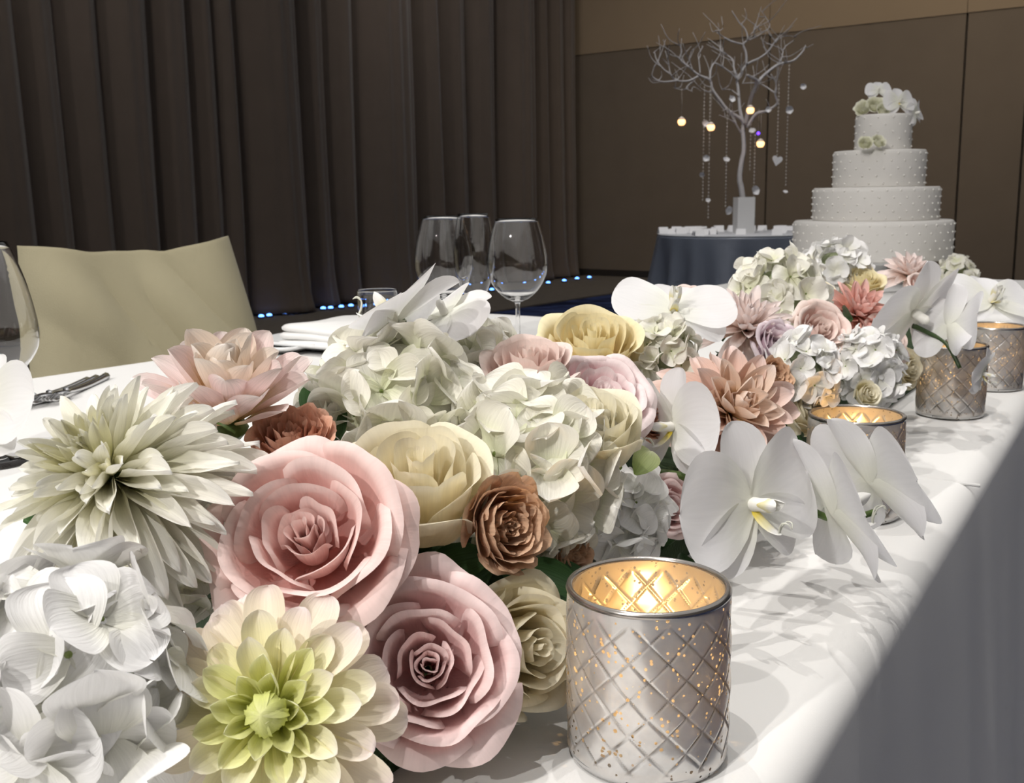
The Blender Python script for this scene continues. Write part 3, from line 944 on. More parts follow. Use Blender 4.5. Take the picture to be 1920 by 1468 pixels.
S2 = spray('white orchid lying flat behind the butter yellow rose', at(1265, 600, .84))
stem(S2, [at(1240, 640, .86), at(1255, 610, .85), at(1266, 588, .84)], .002, .0016)
blossom(S2, OSET, at(1262, 583, .835), (.05, -.42, .90), px_r(118, .835), -.12, (0, 1, .3), sel=2)

S3 = spray('white orchid standing up in front of the wine glasses', at(770, 640, .64))
stem(S3, [at(790, 660, .64), at(770, 625, .635), at(755, 600, .63)], .0022, .0016)
blossom(S3, OSET, at(742, 602, .62), (-.62, .28, .72), px_r(150, .62), .35, (.6, 0, .8), sel=0)
blossom(S3, OSET, at(835, 590, .66), (-.35, -.35, .86), px_r(100, .66), -.5, (.5, .5, .6), sel=1, lip=False)

S4 = spray('big pale orchid seen from behind above the third candle glass', at(1680, 610, 1.14))
stem(S4, [at(1670, 608, 1.15), at(1705, 609, 1.13), at(1740, 624, 1.11), at(1775, 645, 1.09), at(1800, 690, 1.08)], .0030, .0020, M_STEMD)
blossom(S4, OSET, at(1712, 585, 1.11), (.42, -.55, -.35), px_r(112, 1.11), .2, (0, 0, 1), sel=0, lip=False)
blossom(S4, OSET, at(1778, 610, 1.09), (.70, .20, -.30), px_r(86, 1.09), -.2, (0, 0, 1), sel=1, lip=False)
blossom(S4, OSET, at(1842, 700, 1.10), (.75, -.55, -.2), px_r(52, 1.10), 0, (0, 0, 1), sel=1)

S5 = spray('white orchid hanging over the farthest candle glass at the right edge', at(1850, 590, 1.52))
stem(S5, [at(1770, 560, 1.55), at(1815, 580, 1.53), at(1838, 570, 1.52), at(1860, 560, 1.51)], .0028, .0020, M_STEMD)
blossom(S5, OSET, at(1858, 566, 1.50), (.10, -.50, .72), px_r(88, 1.5), -.1, (0, .5, .5), sel=0)

S6 = spray('white orchid petals cut off by the left edge of the picture', at(-20, 800, .42))
stem(S6, [at(-30, 860, .43), at(-30, 820, .425), at(-28, 790, .42)], .002, .0016)
blossom(S6, OSET, at(-38, 770, .415), (-.35, -.75, .45), px_r(125, .415), .1, (0, 0, 1), sel=0)

# floral foam the stems are pushed into
fa, fb = Vector((-.125, .43, 0)), Vector((.60, 1.58, 0))
fdir = (fb - fa).normalized()
fnor = Vector((fdir.y, -fdir.x, 0))
foam = thing('floral_foam', 'dark green floral foam block hidden under the flower runner', 'foam', Matrix.Translation((fa.x, fa.y, TABLE)))
nS = 40
prof_ = [(-.048, .001), (-.050, .050), (-.042, .060), (.0, .066), (.042, .060), (.050, .050), (.048, .001)]
PF = np.zeros((nS, len(prof_), 3))
for i in range(nS):
    q = (fb - fa) * (i / (nS - 1))
    sc_ = .02 if i in (0, nS - 1) else 1.0
    for j, (w_, z_) in enumerate(prof_):
        PF[i, j] = q + fnor * w_ * sc_ + Vector((0, 0, z_ * (1 + .06 * math.sin(i * 2.1 + j))))
obj('block', grid_mesh('block', PF, plain('foam_green', (0.03, 0.055, 0.02), 0.95, noise=0.4, nscale=60, bump=0.6, bscale=400)), foam)

# loose leaves between the heads
lv = [leaf_mesh(M_LEAF, k, .26, -.4 - .2 * k) for k in range(3)]
ll = [leaf_mesh(M_LIME, k, .34, -.5) for k in range(2)]
gar = thing('greenery', 'dark green leaves tucked under the flower heads along the runner', 'foliage', Matrix.Translation(at(700, 1100, .56)))
gi = gar.matrix_basis.inverted()
rgl = np.random.default_rng(5)
for px, py, z, n in ((300, 1130, .46, 5), (430, 1110, .48, 4), (760, 1090, .50, 5), (860, 1060, .51, 4), (760, 640, .62, 2), (1050, 1000, .60, 4), (1230, 900, .70, 4), (1240, 1010, .68, 3), (380, 1250, .45, 4), (950, 1080, .53, 4), (1400, 860, .78, 4), (1500, 800, .93, 4), (620, 860, .55, 4), (1600, 640, 1.1, 3), (1350, 640, .95, 3), (220, 1000, .48, 4), (1150, 860, .68, 3), (680, 1170, .47, 4)):
    for k in range(n):
        p = at(px + rgl.normal(0, 22), py + rgl.normal(0, 16), z + .02)
        fc = Vector((rgl.normal(0, .6), -.6 + rgl.normal(0, .4), .7 + rgl.normal(0, .3)))
        obj('leaf', lv[k % 3], gar, gi @ frame(p, fc, rgl.uniform(0, 6.3), rgl.uniform(.035, .05)))
for px, py, z, sc, sp in ((1165, 880, .60, .026, .8), (1190, 890, .61, .024, -.8)):
    obj('leaf', ll[0], gar, gi @ frame(at(px, py, z), (.2, -.7, .6), sp, sc))
# ------------------------------------------------------------------ mercury glass candle holders
def mercury_mat(name, base, hole_scale=260, amount=0.5, warm=False, through=0.12):
    m, nt, N, L, B, O = new_mat(name)
    tc = N.new('ShaderNodeTexCoord')
    v = N.new('ShaderNodeTexVoronoi')
    v.inputs['Scale'].default_value = hole_scale
    L.new(tc.outputs['Object'], v.inputs['Vector'])
    n = N.new('ShaderNodeTexNoise')
    n.inputs['Scale'].default_value = 55
    n.inputs['Detail'].default_value = 3
    L.new(tc.outputs['Object'], n.inputs['Vector'])
    # worn speckles: small cells near their centre, thicker where the noise is high
    th = N.new('ShaderNodeMath')
    th.operation = 'MULTIPLY'
    L.new(n.outputs['Fac'], th.inputs[0])
    th.inputs[1].default_value = amount
    lt = N.new('ShaderNodeMath')
    lt.operation = 'LESS_THAN'
    L.new(v.outputs['Distance'], lt.inputs[0])
    L.new(th.outputs[0], lt.inputs[1])
    wn = N.new('ShaderNodeMath')
    wn.operation = 'GREATER_THAN'
    sepc = N.new('ShaderNodeSeparateColor')
    L.new(v.outputs['Color'], sepc.inputs[0])
    L.new(sepc.outputs[0], wn.inputs[0])
    wn.inputs[1].default_value = 0.70
    both = N.new('ShaderNodeMath')
    both.operation = 'MULTIPLY'
    L.new(lt.outputs[0], both.inputs[0])
    L.new(wn.outputs[0], both.inputs[1])
    B.inputs['Metallic'].default_value = 0.55
    B.inputs['Roughness'].default_value = 0.24
    n2 = N.new('ShaderNodeTexNoise')
    n2.inputs['Scale'].default_value = 90
    n2.inputs['Detail'].default_value = 5
    L.new(tc.outputs['Object'], n2.inputs['Vector'])
    r = N.new('ShaderNodeValToRGB')
    r.color_ramp.elements[0].position = 0.3
    r.color_ramp.elements[0].color = tuple(0.8 * c for c in base) + (1,)
    r.color_ramp.elements[1].position = 0.6
    r.color_ramp.elements[1].color = (*base, 1)
    L.new(n2.outputs['Fac'], r.inputs[0])
    at_ = N.new('ShaderNodeAttribute')
    at_.attribute_name = 'groove'
    dk = N.new('ShaderNodeMixRGB')
    dk.inputs[2].default_value = (0.10, 0.09, 0.08, 1)
    L.new(at_.outputs['Fac'], dk.inputs[0])
    L.new(r.outputs[0], dk.inputs[1])
    L.new(dk.outputs[0], B.inputs['Base Color'])
    tl = N.new('ShaderNodeBsdfTranslucent')
    tl.inputs['Color'].default_value = (0.8, 0.78, 0.74, 1)
    m1 = N.new('ShaderNodeMixShader')
    m1.inputs[0].default_value = through
    L.new(B.outputs[0], m1.inputs[1])
    L.new(tl.outputs[0], m1.inputs[2])
    tr = N.new('ShaderNodeBsdfTransparent')
    tr.inputs['Color'].default_value = (0.95, 0.93, 0.9, 1)
    m2 = N.new('ShaderNodeMixShader')
    L.new(both.outputs[0], m2.inputs[0])
    L.new(m1.outputs[0], m2.inputs[1])
    L.new(tr.outputs[0], m2.inputs[2])
    L.new(m2.outputs[0], O.inputs['Surface'])
    return m


VR, VH = 0.0375, 0.0835
M_MERC = mercury_mat('mercury_glass', (0.72, 0.715, 0.71), 420, 0.62)
M_MERCI = mercury_mat('mercury_glass_inside', (0.86, 0.78, 0.62), 480, 0.62, True, 0.42)
M_RIM = plain('silvered_rim', (0.42, 0.39, 0.36), 0.22, metal=0.9)
M_WAX = plain('white_wax', (0.86, 0.82, 0.74), 0.5)
M_WICK = plain('burnt_wick', (0.02, 0.018, 0.015), 0.9)
M_FLAME = plain('candle_flame', (1, 0.6, 0.2), 0.5, alpha_emit=(1.0, 0.62, 0.24), estr=22)


def quilt(r0, z0, z1, sign, mat, na=336, nz=110, depth=0.0007):
    """cylinder wall pressed with a diamond lattice"""
    a = np.linspace(0, 2 * PI, na, endpoint=False)[:, None]
    z = np.linspace(z0, z1, nz)[None, :]
    p1 = 14 * a / (2 * PI) + z / .0172
    p2 = 14 * a / (2 * PI) - z / .0172
    d = np.minimum(np.abs(p1 - np.round(p1)), np.abs(p2 - np.round(p2)))
    gr = np.exp(-(d / .032) ** 4)
    fade = sstep(z0 + .002, z0 + .005, z) * (1 - sstep(z1 - .008, z1 - .004, z))
    belly = .0006 * np.sin(PI * (z - z0) / (z1 - z0))
    r = r0 + belly - sign * depth * gr * fade + 0.00025 * np.sin(5 * a) * np.sin(z * 300)
    P = np.stack([r * np.cos(a), r * np.sin(a), z + 0 * a], -1)
    me = grid_mesh('quilted_wall', P, mat, True)
    wear = (gr * fade * (.45 + .55 * np.sin(a * 9 + z * 410) * np.sin(a * 4 - z * 150 + 1))).clip(0, 1)
    att = me.attributes.new('groove', 'FLOAT', 'POINT')
    att.data.foreach_set('value', wear.astype(np.float32).ravel())
    return me


wall_o = quilt(VR, .004, VH - .002, 1, M_MERC)
wall_i = quilt(VR - .0032, .012, VH - .002, 1, M_MERCI, 252, 72, 0.0016)
t_ = np.linspace(0, 2 * PI, 13)
rim_m = lathe_mesh('rim', [(VR - .0012 + .0017 * math.cos(x), VH - .002 + .0018 * math.sin(x)) for x in t_], 72, M_RIM)
base_m = lathe_mesh('base', [(0, .0005), (VR - .004, .0005), (VR - .0008, .0016), (VR, .0045), (VR - .002, .006), (VR - .004, .010), (0, .010)], 72, M_MERC)
wax_m = lathe_mesh('wax', [(0, .010), (.0185, .010), (.019, .024), (.0175, .0255), (.012, .0245), (0, .0240)], 36, M_WAX)
wick_m = tube_mesh('wick', [(0, 0, .024), (.0002, 0, .028), (.0008, .0002, .0315)], [.0007, .0007, .0005], M_WICK, 8)
flame_m = lathe_mesh('flame', [(0, .0275), (.0022, .0295), (.0034, .033), (.0028, .038), (.0014, .0435), (0, .048)], 16, M_FLAME)


def votive(label, px, py, spin, power):
    p = on(px, py, TABLE)
    t = thing('candle_holder', label, 'candle holder', Matrix.Translation((p.x, p.y, TABLE)) @ Matrix.Rotation(spin, 4, 'Z'), 'mercury glass candle holders along the runner')
    g = obj('glass', wall_o, t)
    tag(g, 'silvered glass pressed with a diamond lattice')
    obj('lining', wall_i, t)
    obj('rim', rim_m, t)
    obj('base', base_m, t)
    w = obj('wax', wax_m, t)
    obj('wick', wick_m, w)
    obj('flame', flame_m, w)
    l = bpy.data.lights.new('candle_light', 'POINT')
    l.energy = power
    l.color = (1.0, 0.58, 0.22)
    l.shadow_soft_size = 0.006
    lo = bpy.data.objects.new('candle_light', l)
    COL.objects.link(lo)
    lo.parent = t
    lo.location = (0, 0, .052)
    return t


votive('nearest and largest mercury glass candle holder with a lit candle', 1213, 1405, .11, .072)
votive('second mercury glass candle holder, half behind the orchid petals', 1598, 962, .9, .072)
votive('third mercury glass candle holder beside the orchid stem', 1780, 777, 1.7, .072)
votive('farthest mercury glass candle holder at the right picture edge', 1858, 727, 2.4, .072)

# ------------------------------------------------------------------ glassware, plates, cutlery
def goblet(name, label, p, h, rmax, rrim, zmax, stem_h, cat='glass', foot=.036):
    """stemmed glass: z up from the table; thin walled bowl, stem, foot"""
    zb = stem_h
    out = []
    n = 22
    for k in range(n + 1):
        t = k / n
        z = zb + (h - zb) * t
        tm = (zmax - zb) / (h - zb)
        if t < tm:
            r = rmax * math.sin(PI / 2 * (t / tm) ** .8) ** .85 + .004
        else:
            q = (t - tm) / (1 - tm)
            r = rmax + .004 - (rmax - rrim + .004) * q ** 1.7
        out.append((r, z))
    out[0] = (.0045, zb)
    th = .0009
    inn = [(max(r - th - .0006 * (1 - min(1, i / 5)), .0004), z + (.006 if i == 0 else (.003 if i == 1 else 0))) for i, (r, z) in enumerate(out)]
    inn[0] = (.0, zb + .006)
    prof = [(0, 0.0005), (foot, 0.0005), (foot, .0018), (foot * .5, .0035), (.006, .009), (.0036, .02), (.0034, zb - .012), (.0037, zb - .004)] + out + inn[::-1]
    root = thing(name, label, cat, Matrix.Translation((p.x, p.y, TABLE)))
    obj('bowl_and_stem', lathe_mesh('bowl_and_stem', prof, 48, M_GLASS), root)
    return root


goblet('wine_glass', 'wine glass farthest right of the three glasses behind the flowers', on(972, 668, TABLE), .222, .045, .0335, .148, .088)
goblet('wine_glass', 'wine glass on the left behind the white orchid', on(836, 655, TABLE), .226, .046, .0325, .145, .085)
goblet('champagne_glass', 'narrow champagne flute between the two wine glasses', on(893, 662, TABLE), .230, .030, .0255, .165, .082, foot=.032)
goblet('wine_glass', 'large wine glass cut off by the left picture edge', on(-8, 868, TABLE), .222, .049, .031, .130, .078)
tp = on(712, 668, TABLE)
tum = thing('water_glass', 'low clear water glass hidden behind the white orchid', 'glass', Matrix.Translation((tp.x, tp.y, TABLE)))
obj('tumbler', lathe_mesh('tumbler', [(0, .0005), (.02, .0005), (.0265, .0007), (.0278, .0012), (.0286, .0025), (.0290, .0045)] + [(.0290 + .0045 * k / 8, .006 + .1025 * k / 8) for k in range(9)] + [(.03352, .1093), (.0332, .1100), (.0328, .1093)] + [(.0283 + .0043 * k / 8, .0085 + .1 * k / 8) for k in range(8, -1, -1)] + [(.0278, .0066), (.0268, .0056), (.025, .0052), (.015, .005), (0, .005)], 40, M_GLASS), tum)


def square_plate(name, label, c, half, z0, lift, rotz, mat=None, cat='plate', rim=.3):
    """square plate with rounded corners and a raised rim"""
    seg = 48
    rings = [(.0, .0), (.52, .0), (.60, .001), (.72, .006), (1.0, lift), (1.0, lift + .003), (.985, lift + .004), (.70, .0105), (.58, .005), (.0, .005)]
    P = np.zeros((seg, len(rings), 3))
    for i in range(seg):
        a = 2 * PI * i / seg
        k = (abs(math.cos(a)) ** 5 + abs(math.sin(a)) ** 5) ** (-1 / 5)
        for j, (r, z) in enumerate(rings):
            P[i, j] = (half * r * k * math.cos(a), half * r * k * math.sin(a), z)
    root = thing(name, label, cat, Matrix.Translation((c.x, c.y, z0)) @ Matrix.Rotation(rotz, 4, 'Z'))
    obj('dish', grid_mesh('dish', P, mat or M_CHINA, True), root)
    return root


cpl = on(660, 648, TABLE)
square_plate('charger_plate', 'large white square plate under the folded napkin behind the orchid', cpl, .135, TABLE, .016, -AX + .12)
square_plate('side_plate', 'small white plate at the table edge left of the large plate', on(540, 655, TABLE), .075, TABLE, .012, -AX)
nap = thing('napkin', 'thick folded white napkin on the large plate', 'napkin', Matrix.Translation((cpl.x, cpl.y, TABLE + .006)) @ Matrix.Rotation(-AX + .12, 4, 'Z'))
for k in range(3):
    s_ = .098 - .003 * k
    rr_ = []
    P = np.zeros((40, 6, 3))
    for i in range(40):
        a = 2 * PI * i / 40
        q = (abs(math.cos(a)) ** 9 + abs(math.sin(a)) ** 9) ** (-1 / 9)
        for j, (r, z) in enumerate(((.0, .0), (.96, .0), (1.0, .004), (1.0, .0075), (.95, .0115), (.0, .012 + .001 * k))):
            P[i, j] = (s_ * r * q * math.cos(a), s_ * r * q * math.sin(a), z + .0118 * k + .002 * math.sin(3 * a + k))
    obj('fold', grid_mesh('fold', P, M_CLOTH, True), nap)


def fork(label, p, rot):
    v, f = [], []
    root = thing('fork', label, 'fork', Matrix.Translation((p.x, p.y, TABLE + .001)) @ Matrix.Rotation(rot, 4, 'Z'), 'forks beside the left place setting')
    hd = smooth_path([(0, -.13, .004), (0, -.06, .003), (0, .0, .006), (0, .02, .010)], 4)
    obj('handle', tube_mesh('handle', hd, list(np.interp(np.linspace(0, 1, len(hd)), [0, .3, .8, 1], [.006, .0045, .003, .005])), M_STEEL, 8), root)
    obj('palm', lathe_mesh('palm', [(0, -.004), (.009, -.002), (.0105, 0), (.009, .002), (0, .004)], 14, M_STEEL), root, Matrix.Translation((0, .030, .010)) @ Matrix.Diagonal((1, 1.3, .6, 1)))
    for x in (-.0075, -.0025, .0025, .0075):
        tp_ = smooth_path([(x * .9, .035, .010), (x, .055, .006), (x, .075, .007), (x * .95, .082, .010)], 3)
        obj('tine', tube_mesh('tine', tp_, [.0014] * (len(tp_) - 1) + [.0006], M_STEEL, 6), root)


for k, (x, y) in enumerate(((84, 752), (112, 747), (142, 742))):
    fork(('polished fork lying closest to the left wine glass', 'middle one of the three polished forks on the cloth', 'polished fork lying farthest from the left wine glass')[k], on(x - 6, y, TABLE), -AX - PI / 2 - 1.0 + .05 * k)

# ------------------------------------------------------------------ covered chair across the table
M_CHAIR = plain('beige_chair_cover', (0.40, 0.36, 0.24), 0.8, spec=0.2, noise=0.05, nscale=6, bump=0.3, bscale=500, sheen=0.15)
ca_, cb_ = at(55, 463, 2.02), at(386, 455, 2.24)
ca_.z = cb_.z = (ca_.z + cb_.z) / 2
wv = cb_ - ca_
cw = wv.length
cx = wv.normalized()
cz = Vector((0, 0, 1))
cyv = cz.cross(cx)                      # away from the camera
chair = thing('banquet_chair', 'beige fabric covered dining chair across the table', 'chair', Matrix((cx, cyv, cz)).transposed().to_4x4())
chair.location = (ca_ + cb_) / 2
chair.location.z = 0
htop = ca_.z
nx_, nz_ = 60, 60
folds = [((-.155, htop - .05), (.10, htop - .40), .018, .026), ((.02, htop - .03), (.19, htop - .30), .015, .020), ((-.12, htop - .16), (0.0, htop - .42), .012, .022), ((.10, htop - .24), (.16, htop - .36), .007, .02), ((-.05, htop - .02), (.12, htop - .34), .006, .03)]
P = np.zeros((nx_, nz_, 3))
for i in range(nx_):
    x = (i / (nx_ - 1) - .5)
    for j in range(nz_):
        t = j / (nz_ - 1)
        z = htop - t * (htop - .40)
        wdt = cw * (1.0 + .20 * t)
        shift = .055 * t
        xx = x * wdt + shift * (1 if x > 0 else .15)
        sag = .020 * (1 - (2 * x) ** 2) * (1 - t) ** 2 * -1
        d = 0.0
        for (xa, za), (xb, zb), am, wd in folds:
            dx, dz = xb - xa, zb - za
            L2 = dx * dx + dz * dz
            q = ((xx - xa) * dx + (z - za) * dz) / L2
            dist = abs((xx - xa) * dz - (z - za) * dx) / math.sqrt(L2)
            env = math.exp(-((q - .5) / .45) ** 4)
            d += am * env * (math.exp(-(dist / wd) ** 2) - .5 * math.exp(-((dist - 2.2 * wd) / wd) ** 2))
        ed_ = .03 * (abs(2 * x) ** 8)
        P[i, j] = (xx, -.03 - d * .9 - .10 * t + ed_ + .012 * math.cos(6 * x), z + sag)
me = grid_mesh('back_cover', P, M_CHAIR)
bo = obj('backrest', me, chair)
md = bo.modifiers.new('thick', 'SOLIDIFY')
md.thickness = 0.045
md.offset = -1
bv = bo.modifiers.new('soft', 'BEVEL')
bv.width = .008
bv.segments = 2
bv.limit_method = 'ANGLE'
obj('seat', box_mesh('seat', (.02, -.26, .45), (cw * 1.1, .30, .10), M_CHAIR), chair)
obj('skirt', mesh_from('skirt', [(x, y, z) for z in (.02, .44) for x, y in ((-cw * .55, -.11), (cw * .62, -.11), (cw * .62, -.41), (-cw * .55, -.41))], [(0, 1, 5, 4), (1, 2, 6, 5), (2, 3, 7, 6), (3, 0, 4, 7)], M_CHAIR, False), chair)

# ------------------------------------------------------------------ cake and its table
ZC = 2.80
M_FOND = plain('ivory_fondant', (0.66, 0.64, 0.61), 0.55, spec=0.3, noise=0.03, nscale=12)
M_PEARL = plain('sugar_pearl', (0.78, 0.76, 0.72), 0.3)
ctr = at(1633, 480, ZC)
cake_floor = at(1633, 484, ZC).z
ck = thing('wedding_cake', 'four-tiered ivory wedding cake dotted with sugar pearls', 'cake', Matrix.Translation((ctr.x, ctr.y, cake_floor)))
tiers = [(1632, 484, 412, 143), (1638, 412, 351, 113), (1644, 351, 284, 82), (1652, 284, 219, 50)]
rgc = np.random.default_rng(3)
tops_w = []
prevx = None
for xc, yb, yt, rp in tiers:
    zb = at(xc, yb, ZC).z - cake_floor
    zt = at(xc, yt, ZC).z - cake_floor
    if rp == 143:
        zb = 0.0
    r = rp * ZC / F
    dx = at(xc, (yb + yt) / 2, ZC).x - ctr.x
    # undo the camera lean: keep tiers nearly stacked
    dx = dx * .55
    prof = [(0, zb), (r * .985, zb), (r * .992, zb + .004), (r * 1.0, zt - .012), (r * .995, zt - .004), (r * .97, zt), (0, zt + .0005)]
    tr_ = obj('tier', lathe_mesh('tier', prof, 72, M_FOND), ck, Matrix.Translation((dx, 0, 0)))
    vs, fs = [], []
    rows = 5
    nn = int(2 * PI * r / .034)
    for q in range(rows):
        for k in range(nn):
            a = 2 * PI * (k + .5 * (q % 2)) / nn
            c = Vector((r * .999 * math.cos(a), r * .999 * math.sin(a), zb + (zt - zb) * (q + .5) / rows))
            n0 = len(vs)
            e = .0034
            vs += [c + Vector(v) * e for v in ((1, 0, 0), (-1, 0, 0), (0, 1, 0), (0, -1, 0), (0, 0, 1), (0, 0, -1))]
            fs += [tuple(n0 + x for x in f) for f in ((0, 2, 4), (2, 1, 4), (1, 3, 4), (3, 0, 4), (2, 0, 5), (1, 2, 5), (3, 1, 5), (0, 3, 5))]
    pe = obj('pearls', mesh_from('pearls', vs, fs, M_PEARL), tr_)
    tag(pe, kind='stuff')
    tops_w.append((ctr.x + dx, ctr.y, cake_floor + zt, r))
bt = lathe_mesh('bead_trim', [(.142 * ZC / F * 1000 + .004, .0)], 3, M_PEARL) if False else None
# low stand
stand = thing('cake_stand', 'low white stand under the wedding cake', 'stand', Matrix.Translation((ctr.x, ctr.y, TABLE + .001)))
hs = cake_floor - TABLE - .0025
obj('pedestal', lathe_mesh('pedestal', [(0, 0), (.12, 0), (.12, .008), (.05, .02), (.04, hs - .02), (.09, hs - .008), (.09, hs - .006), (0, hs - .006)], 48, M_CHINA), stand)
obj('platter', lathe_mesh('platter', [(0, hs - .006), (.155, hs - .006), (.16, hs - .003), (.16, hs), (0, hs)], 64, M_CHINA), stand)
k1, k2 = on(1915, 548, TABLE), on(1790, 521, TABLE)
ctc = Vector((ctr.x, ctr.y))
qx = Vector((V.x, V.y))
qy = Vector((U.x, U.y))
hwv, hwu = .56, .50
cp = [ctc - qx * .42 - qy * .46, ctc + qx * hwv - qy * .46, ctc + qx * hwv + qy * .46, ctc - qx * .42 + qy * .46]
kt = thing('cake_table', 'white clothed table with rounded corners carrying the wedding cake', 'table', Matrix.Translation((ctc.x, ctc.y, 0)))
obj('tablecloth', drape('cake_tablecloth', cp, TABLE, .01, .02, M_CLOTH, .02, 36, .16, .05, 4), kt, kt.matrix_basis.inverted())
# flowers on the cake
cx4, cy4, cz4, r4 = tops_w[3]


def on_cake(px, py, dz=0.0):
    return at(px, py, ZC - .08 + dz)


R_('spray_rose', 'cream rose at the left of the cake top', 1617, 200, ZC - .08, 17, (-.5, -.7, .5), P_PALE, 'garden', 31)
R_('spray_rose', 'cream rose in the middle of the cake top below the orchid', 1643, 194, ZC - .10, 18, (-.1, -.8, .5), P_PALE, 'garden', 32)
R_('spray_rose', 'small cream rose beside the orchid lip on the cake top', 1658, 205, ZC - .12, 14, (.1, -.9, .4), P_PALE, 'garden', 33)
R_('spray_rose', 'left cream rose lying on the third cake tier', 1623, 266, ZC - .17, 15, (-.2, -.8, .5), P_PALE, 'garden', 34)
R_('spray_rose', 'right cream rose lying on the third cake tier', 1650, 263, ZC - .17, 15, (.2, -.8, .5), P_PALE, 'garden', 35)
S7 = spray('white orchid spray trailing off the right side of the cake top', on_cake(1660, 210))
stem(S7, [on_cake(1650, 214), on_cake(1675, 200), on_cake(1700, 196), on_cake(1722, 215)], .003, .002)
blossom(S7, OSET, on_cake(1647, 170, .01), (-.1, -.75, .6), px_r(24, ZC), 0, sel=0, lip=False)
blossom(S7, OSET, on_cake(1685, 192, -.03), (.15, -.9, .35), px_r(30, ZC), 0, sel=0)
blossom(S7, OSET, on_cake(1716, 212, -.01), (.65, -.70, .1), px_r(29, ZC), .2, sel=1, lip=False)

# ------------------------------------------------------------------ grey satin table with the wishing tree
ZT = 6.9
M_SATIN = plain('slate_satin', (0.14, 0.16, 0.205), 0.36, spec=0.6, noise=0.06, nscale=5)
M_TOP = plain('pale_overlay', (0.50, 0.51, 0.54), 0.6)
tc_ = at(1390, 437, ZT)
TT = tc_.z
TR = 157 * ZT / F
circ = [Vector((tc_.x + TR * math.cos(a), tc_.y + TR * math.sin(a))) for a in np.linspace(0, 2 * PI, 64, endpoint=False)]
rt = thing('cocktail_table', 'round table draped in slate grey satin under the branch tree', 'table', Matrix.Translation((tc_.x, tc_.y, 0)))
obj('satin_cloth', drape('satin_cloth', circ, TT - .004, .01, .015, M_SATIN, .07, 17, 0, .05, 9, .02), rt, rt.matrix_basis.inverted())
obj('table_top', lathe_mesh('round_top', [(0, TT - .004), (TR - .008, TT - .004), (TR - .004, TT - .001), (TR - .008, TT + .002), (0, TT + .002)], 64, M_TOP), rt)
vb = at(1391, 430, ZT - .08)
vs_ = 16 * ZT / F
vh = at(1391, 370, ZT).z - TT
vase = thing('square_vase', 'white square vase holding the branch tree', 'vase', Matrix.Translation((tc_.x, tc_.y - .06, TT + .002)) @ Matrix.Rotation(.08, 4, 'Z'))
v_, f_ = [], []
o_, i_ = vs_, vs_ - .006
for z, w in ((0, o_), (vh, o_), (vh, i_), (.02, i_)):
    v_ += [(-w, -w, z), (w, -w, z), (w, w, z), (-w, w, z)]
for l in range(3):
    for k in range(4):
        f_.append((l * 4 + k, l * 4 + (k + 1) % 4, (l + 1) * 4 + (k + 1) % 4, (l + 1) * 4 + k))
f_ += [(3, 2, 1, 0), (12, 13, 14, 15)]
M_VASE = plain('white_ceramic', (0.70, 0.70, 0.70), 0.4)
obj('vessel', mesh_from('vessel', v_, f_, M_VASE, False), vase)

# small white favours scattered on the table
M_FAV = plain('white_paper', (0.82, 0.82, 0.84), 0.7)
rgf = np.random.default_rng(8)
fav = []
for k in range(3):
    w, d, h = .028 + .004 * k, .020, .030 + .006 * k
    fav.append(mesh_from('favour_fold', [(-w, -d, 0), (w, -d, 0), (w * .9, 0, h), (-w * .9, 0, h), (-w, d, 0), (w, d, 0), (-w * .96, -d * .8, .001), (w * .96, -d * .8, .001)], [(0, 1, 2, 3), (3, 2, 5, 4)], M_FAV, False))
for k in range(34):
    a = rgf.uniform(0, 6.28)
    r = TR * math.sqrt(rgf.uniform(.10, .88))
    if abs(r * math.cos(a)) < vs_ * 1.7 and abs(r * math.sin(a) + .06) < vs_ * 1.7:
        continue
    t = thing('place_card', 'small folded white card standing on the grey satin table', 'card', Matrix.Translation((tc_.x + r * math.cos(a), tc_.y + r * math.sin(a), TT + .0025)) @ Matrix.Rotation(rgf.uniform(-.6, .6), 4, 'Z'), 'white cards on the grey table')
    obj('fold', fav[k % 3], t)

# the tree: every limb traced, twigs grown from the limbs
M_BARK = plain('silver_bark', (0.42, 0.41, 0.42), 0.6, noise=0.2, nscale=30)
tree = thing('branch_tree', 'bare silver branch tree hung with lights and crystals in a white vase', 'tree', Matrix.Translation((tc_.x, tc_.y - .06, TT + .03)))
tri = tree.matrix_basis.inverted()


def c3(p, dz=0.0):
    return at(1180 + p[0] / 5.053, 10 + p[1] / 5.053, ZT - .06 + dz)


def limb(nm, pts, r0, r1, z0=0.0, z1=0.0, parent=None):
    n = len(pts)
    P_ = [tri @ c3(p, z0 + (z1 - z0) * (i / max(1, n - 1))) for i, p in enumerate(pts)]
    sp = smooth_path(P_, 4)
    o = obj(nm, tube_mesh('limb', sp, [x * ZT / F / 5.053 for x in np.linspace(r0 * .8, r1 * .7, len(sp))], M_BARK, 7), tree)
    return sp


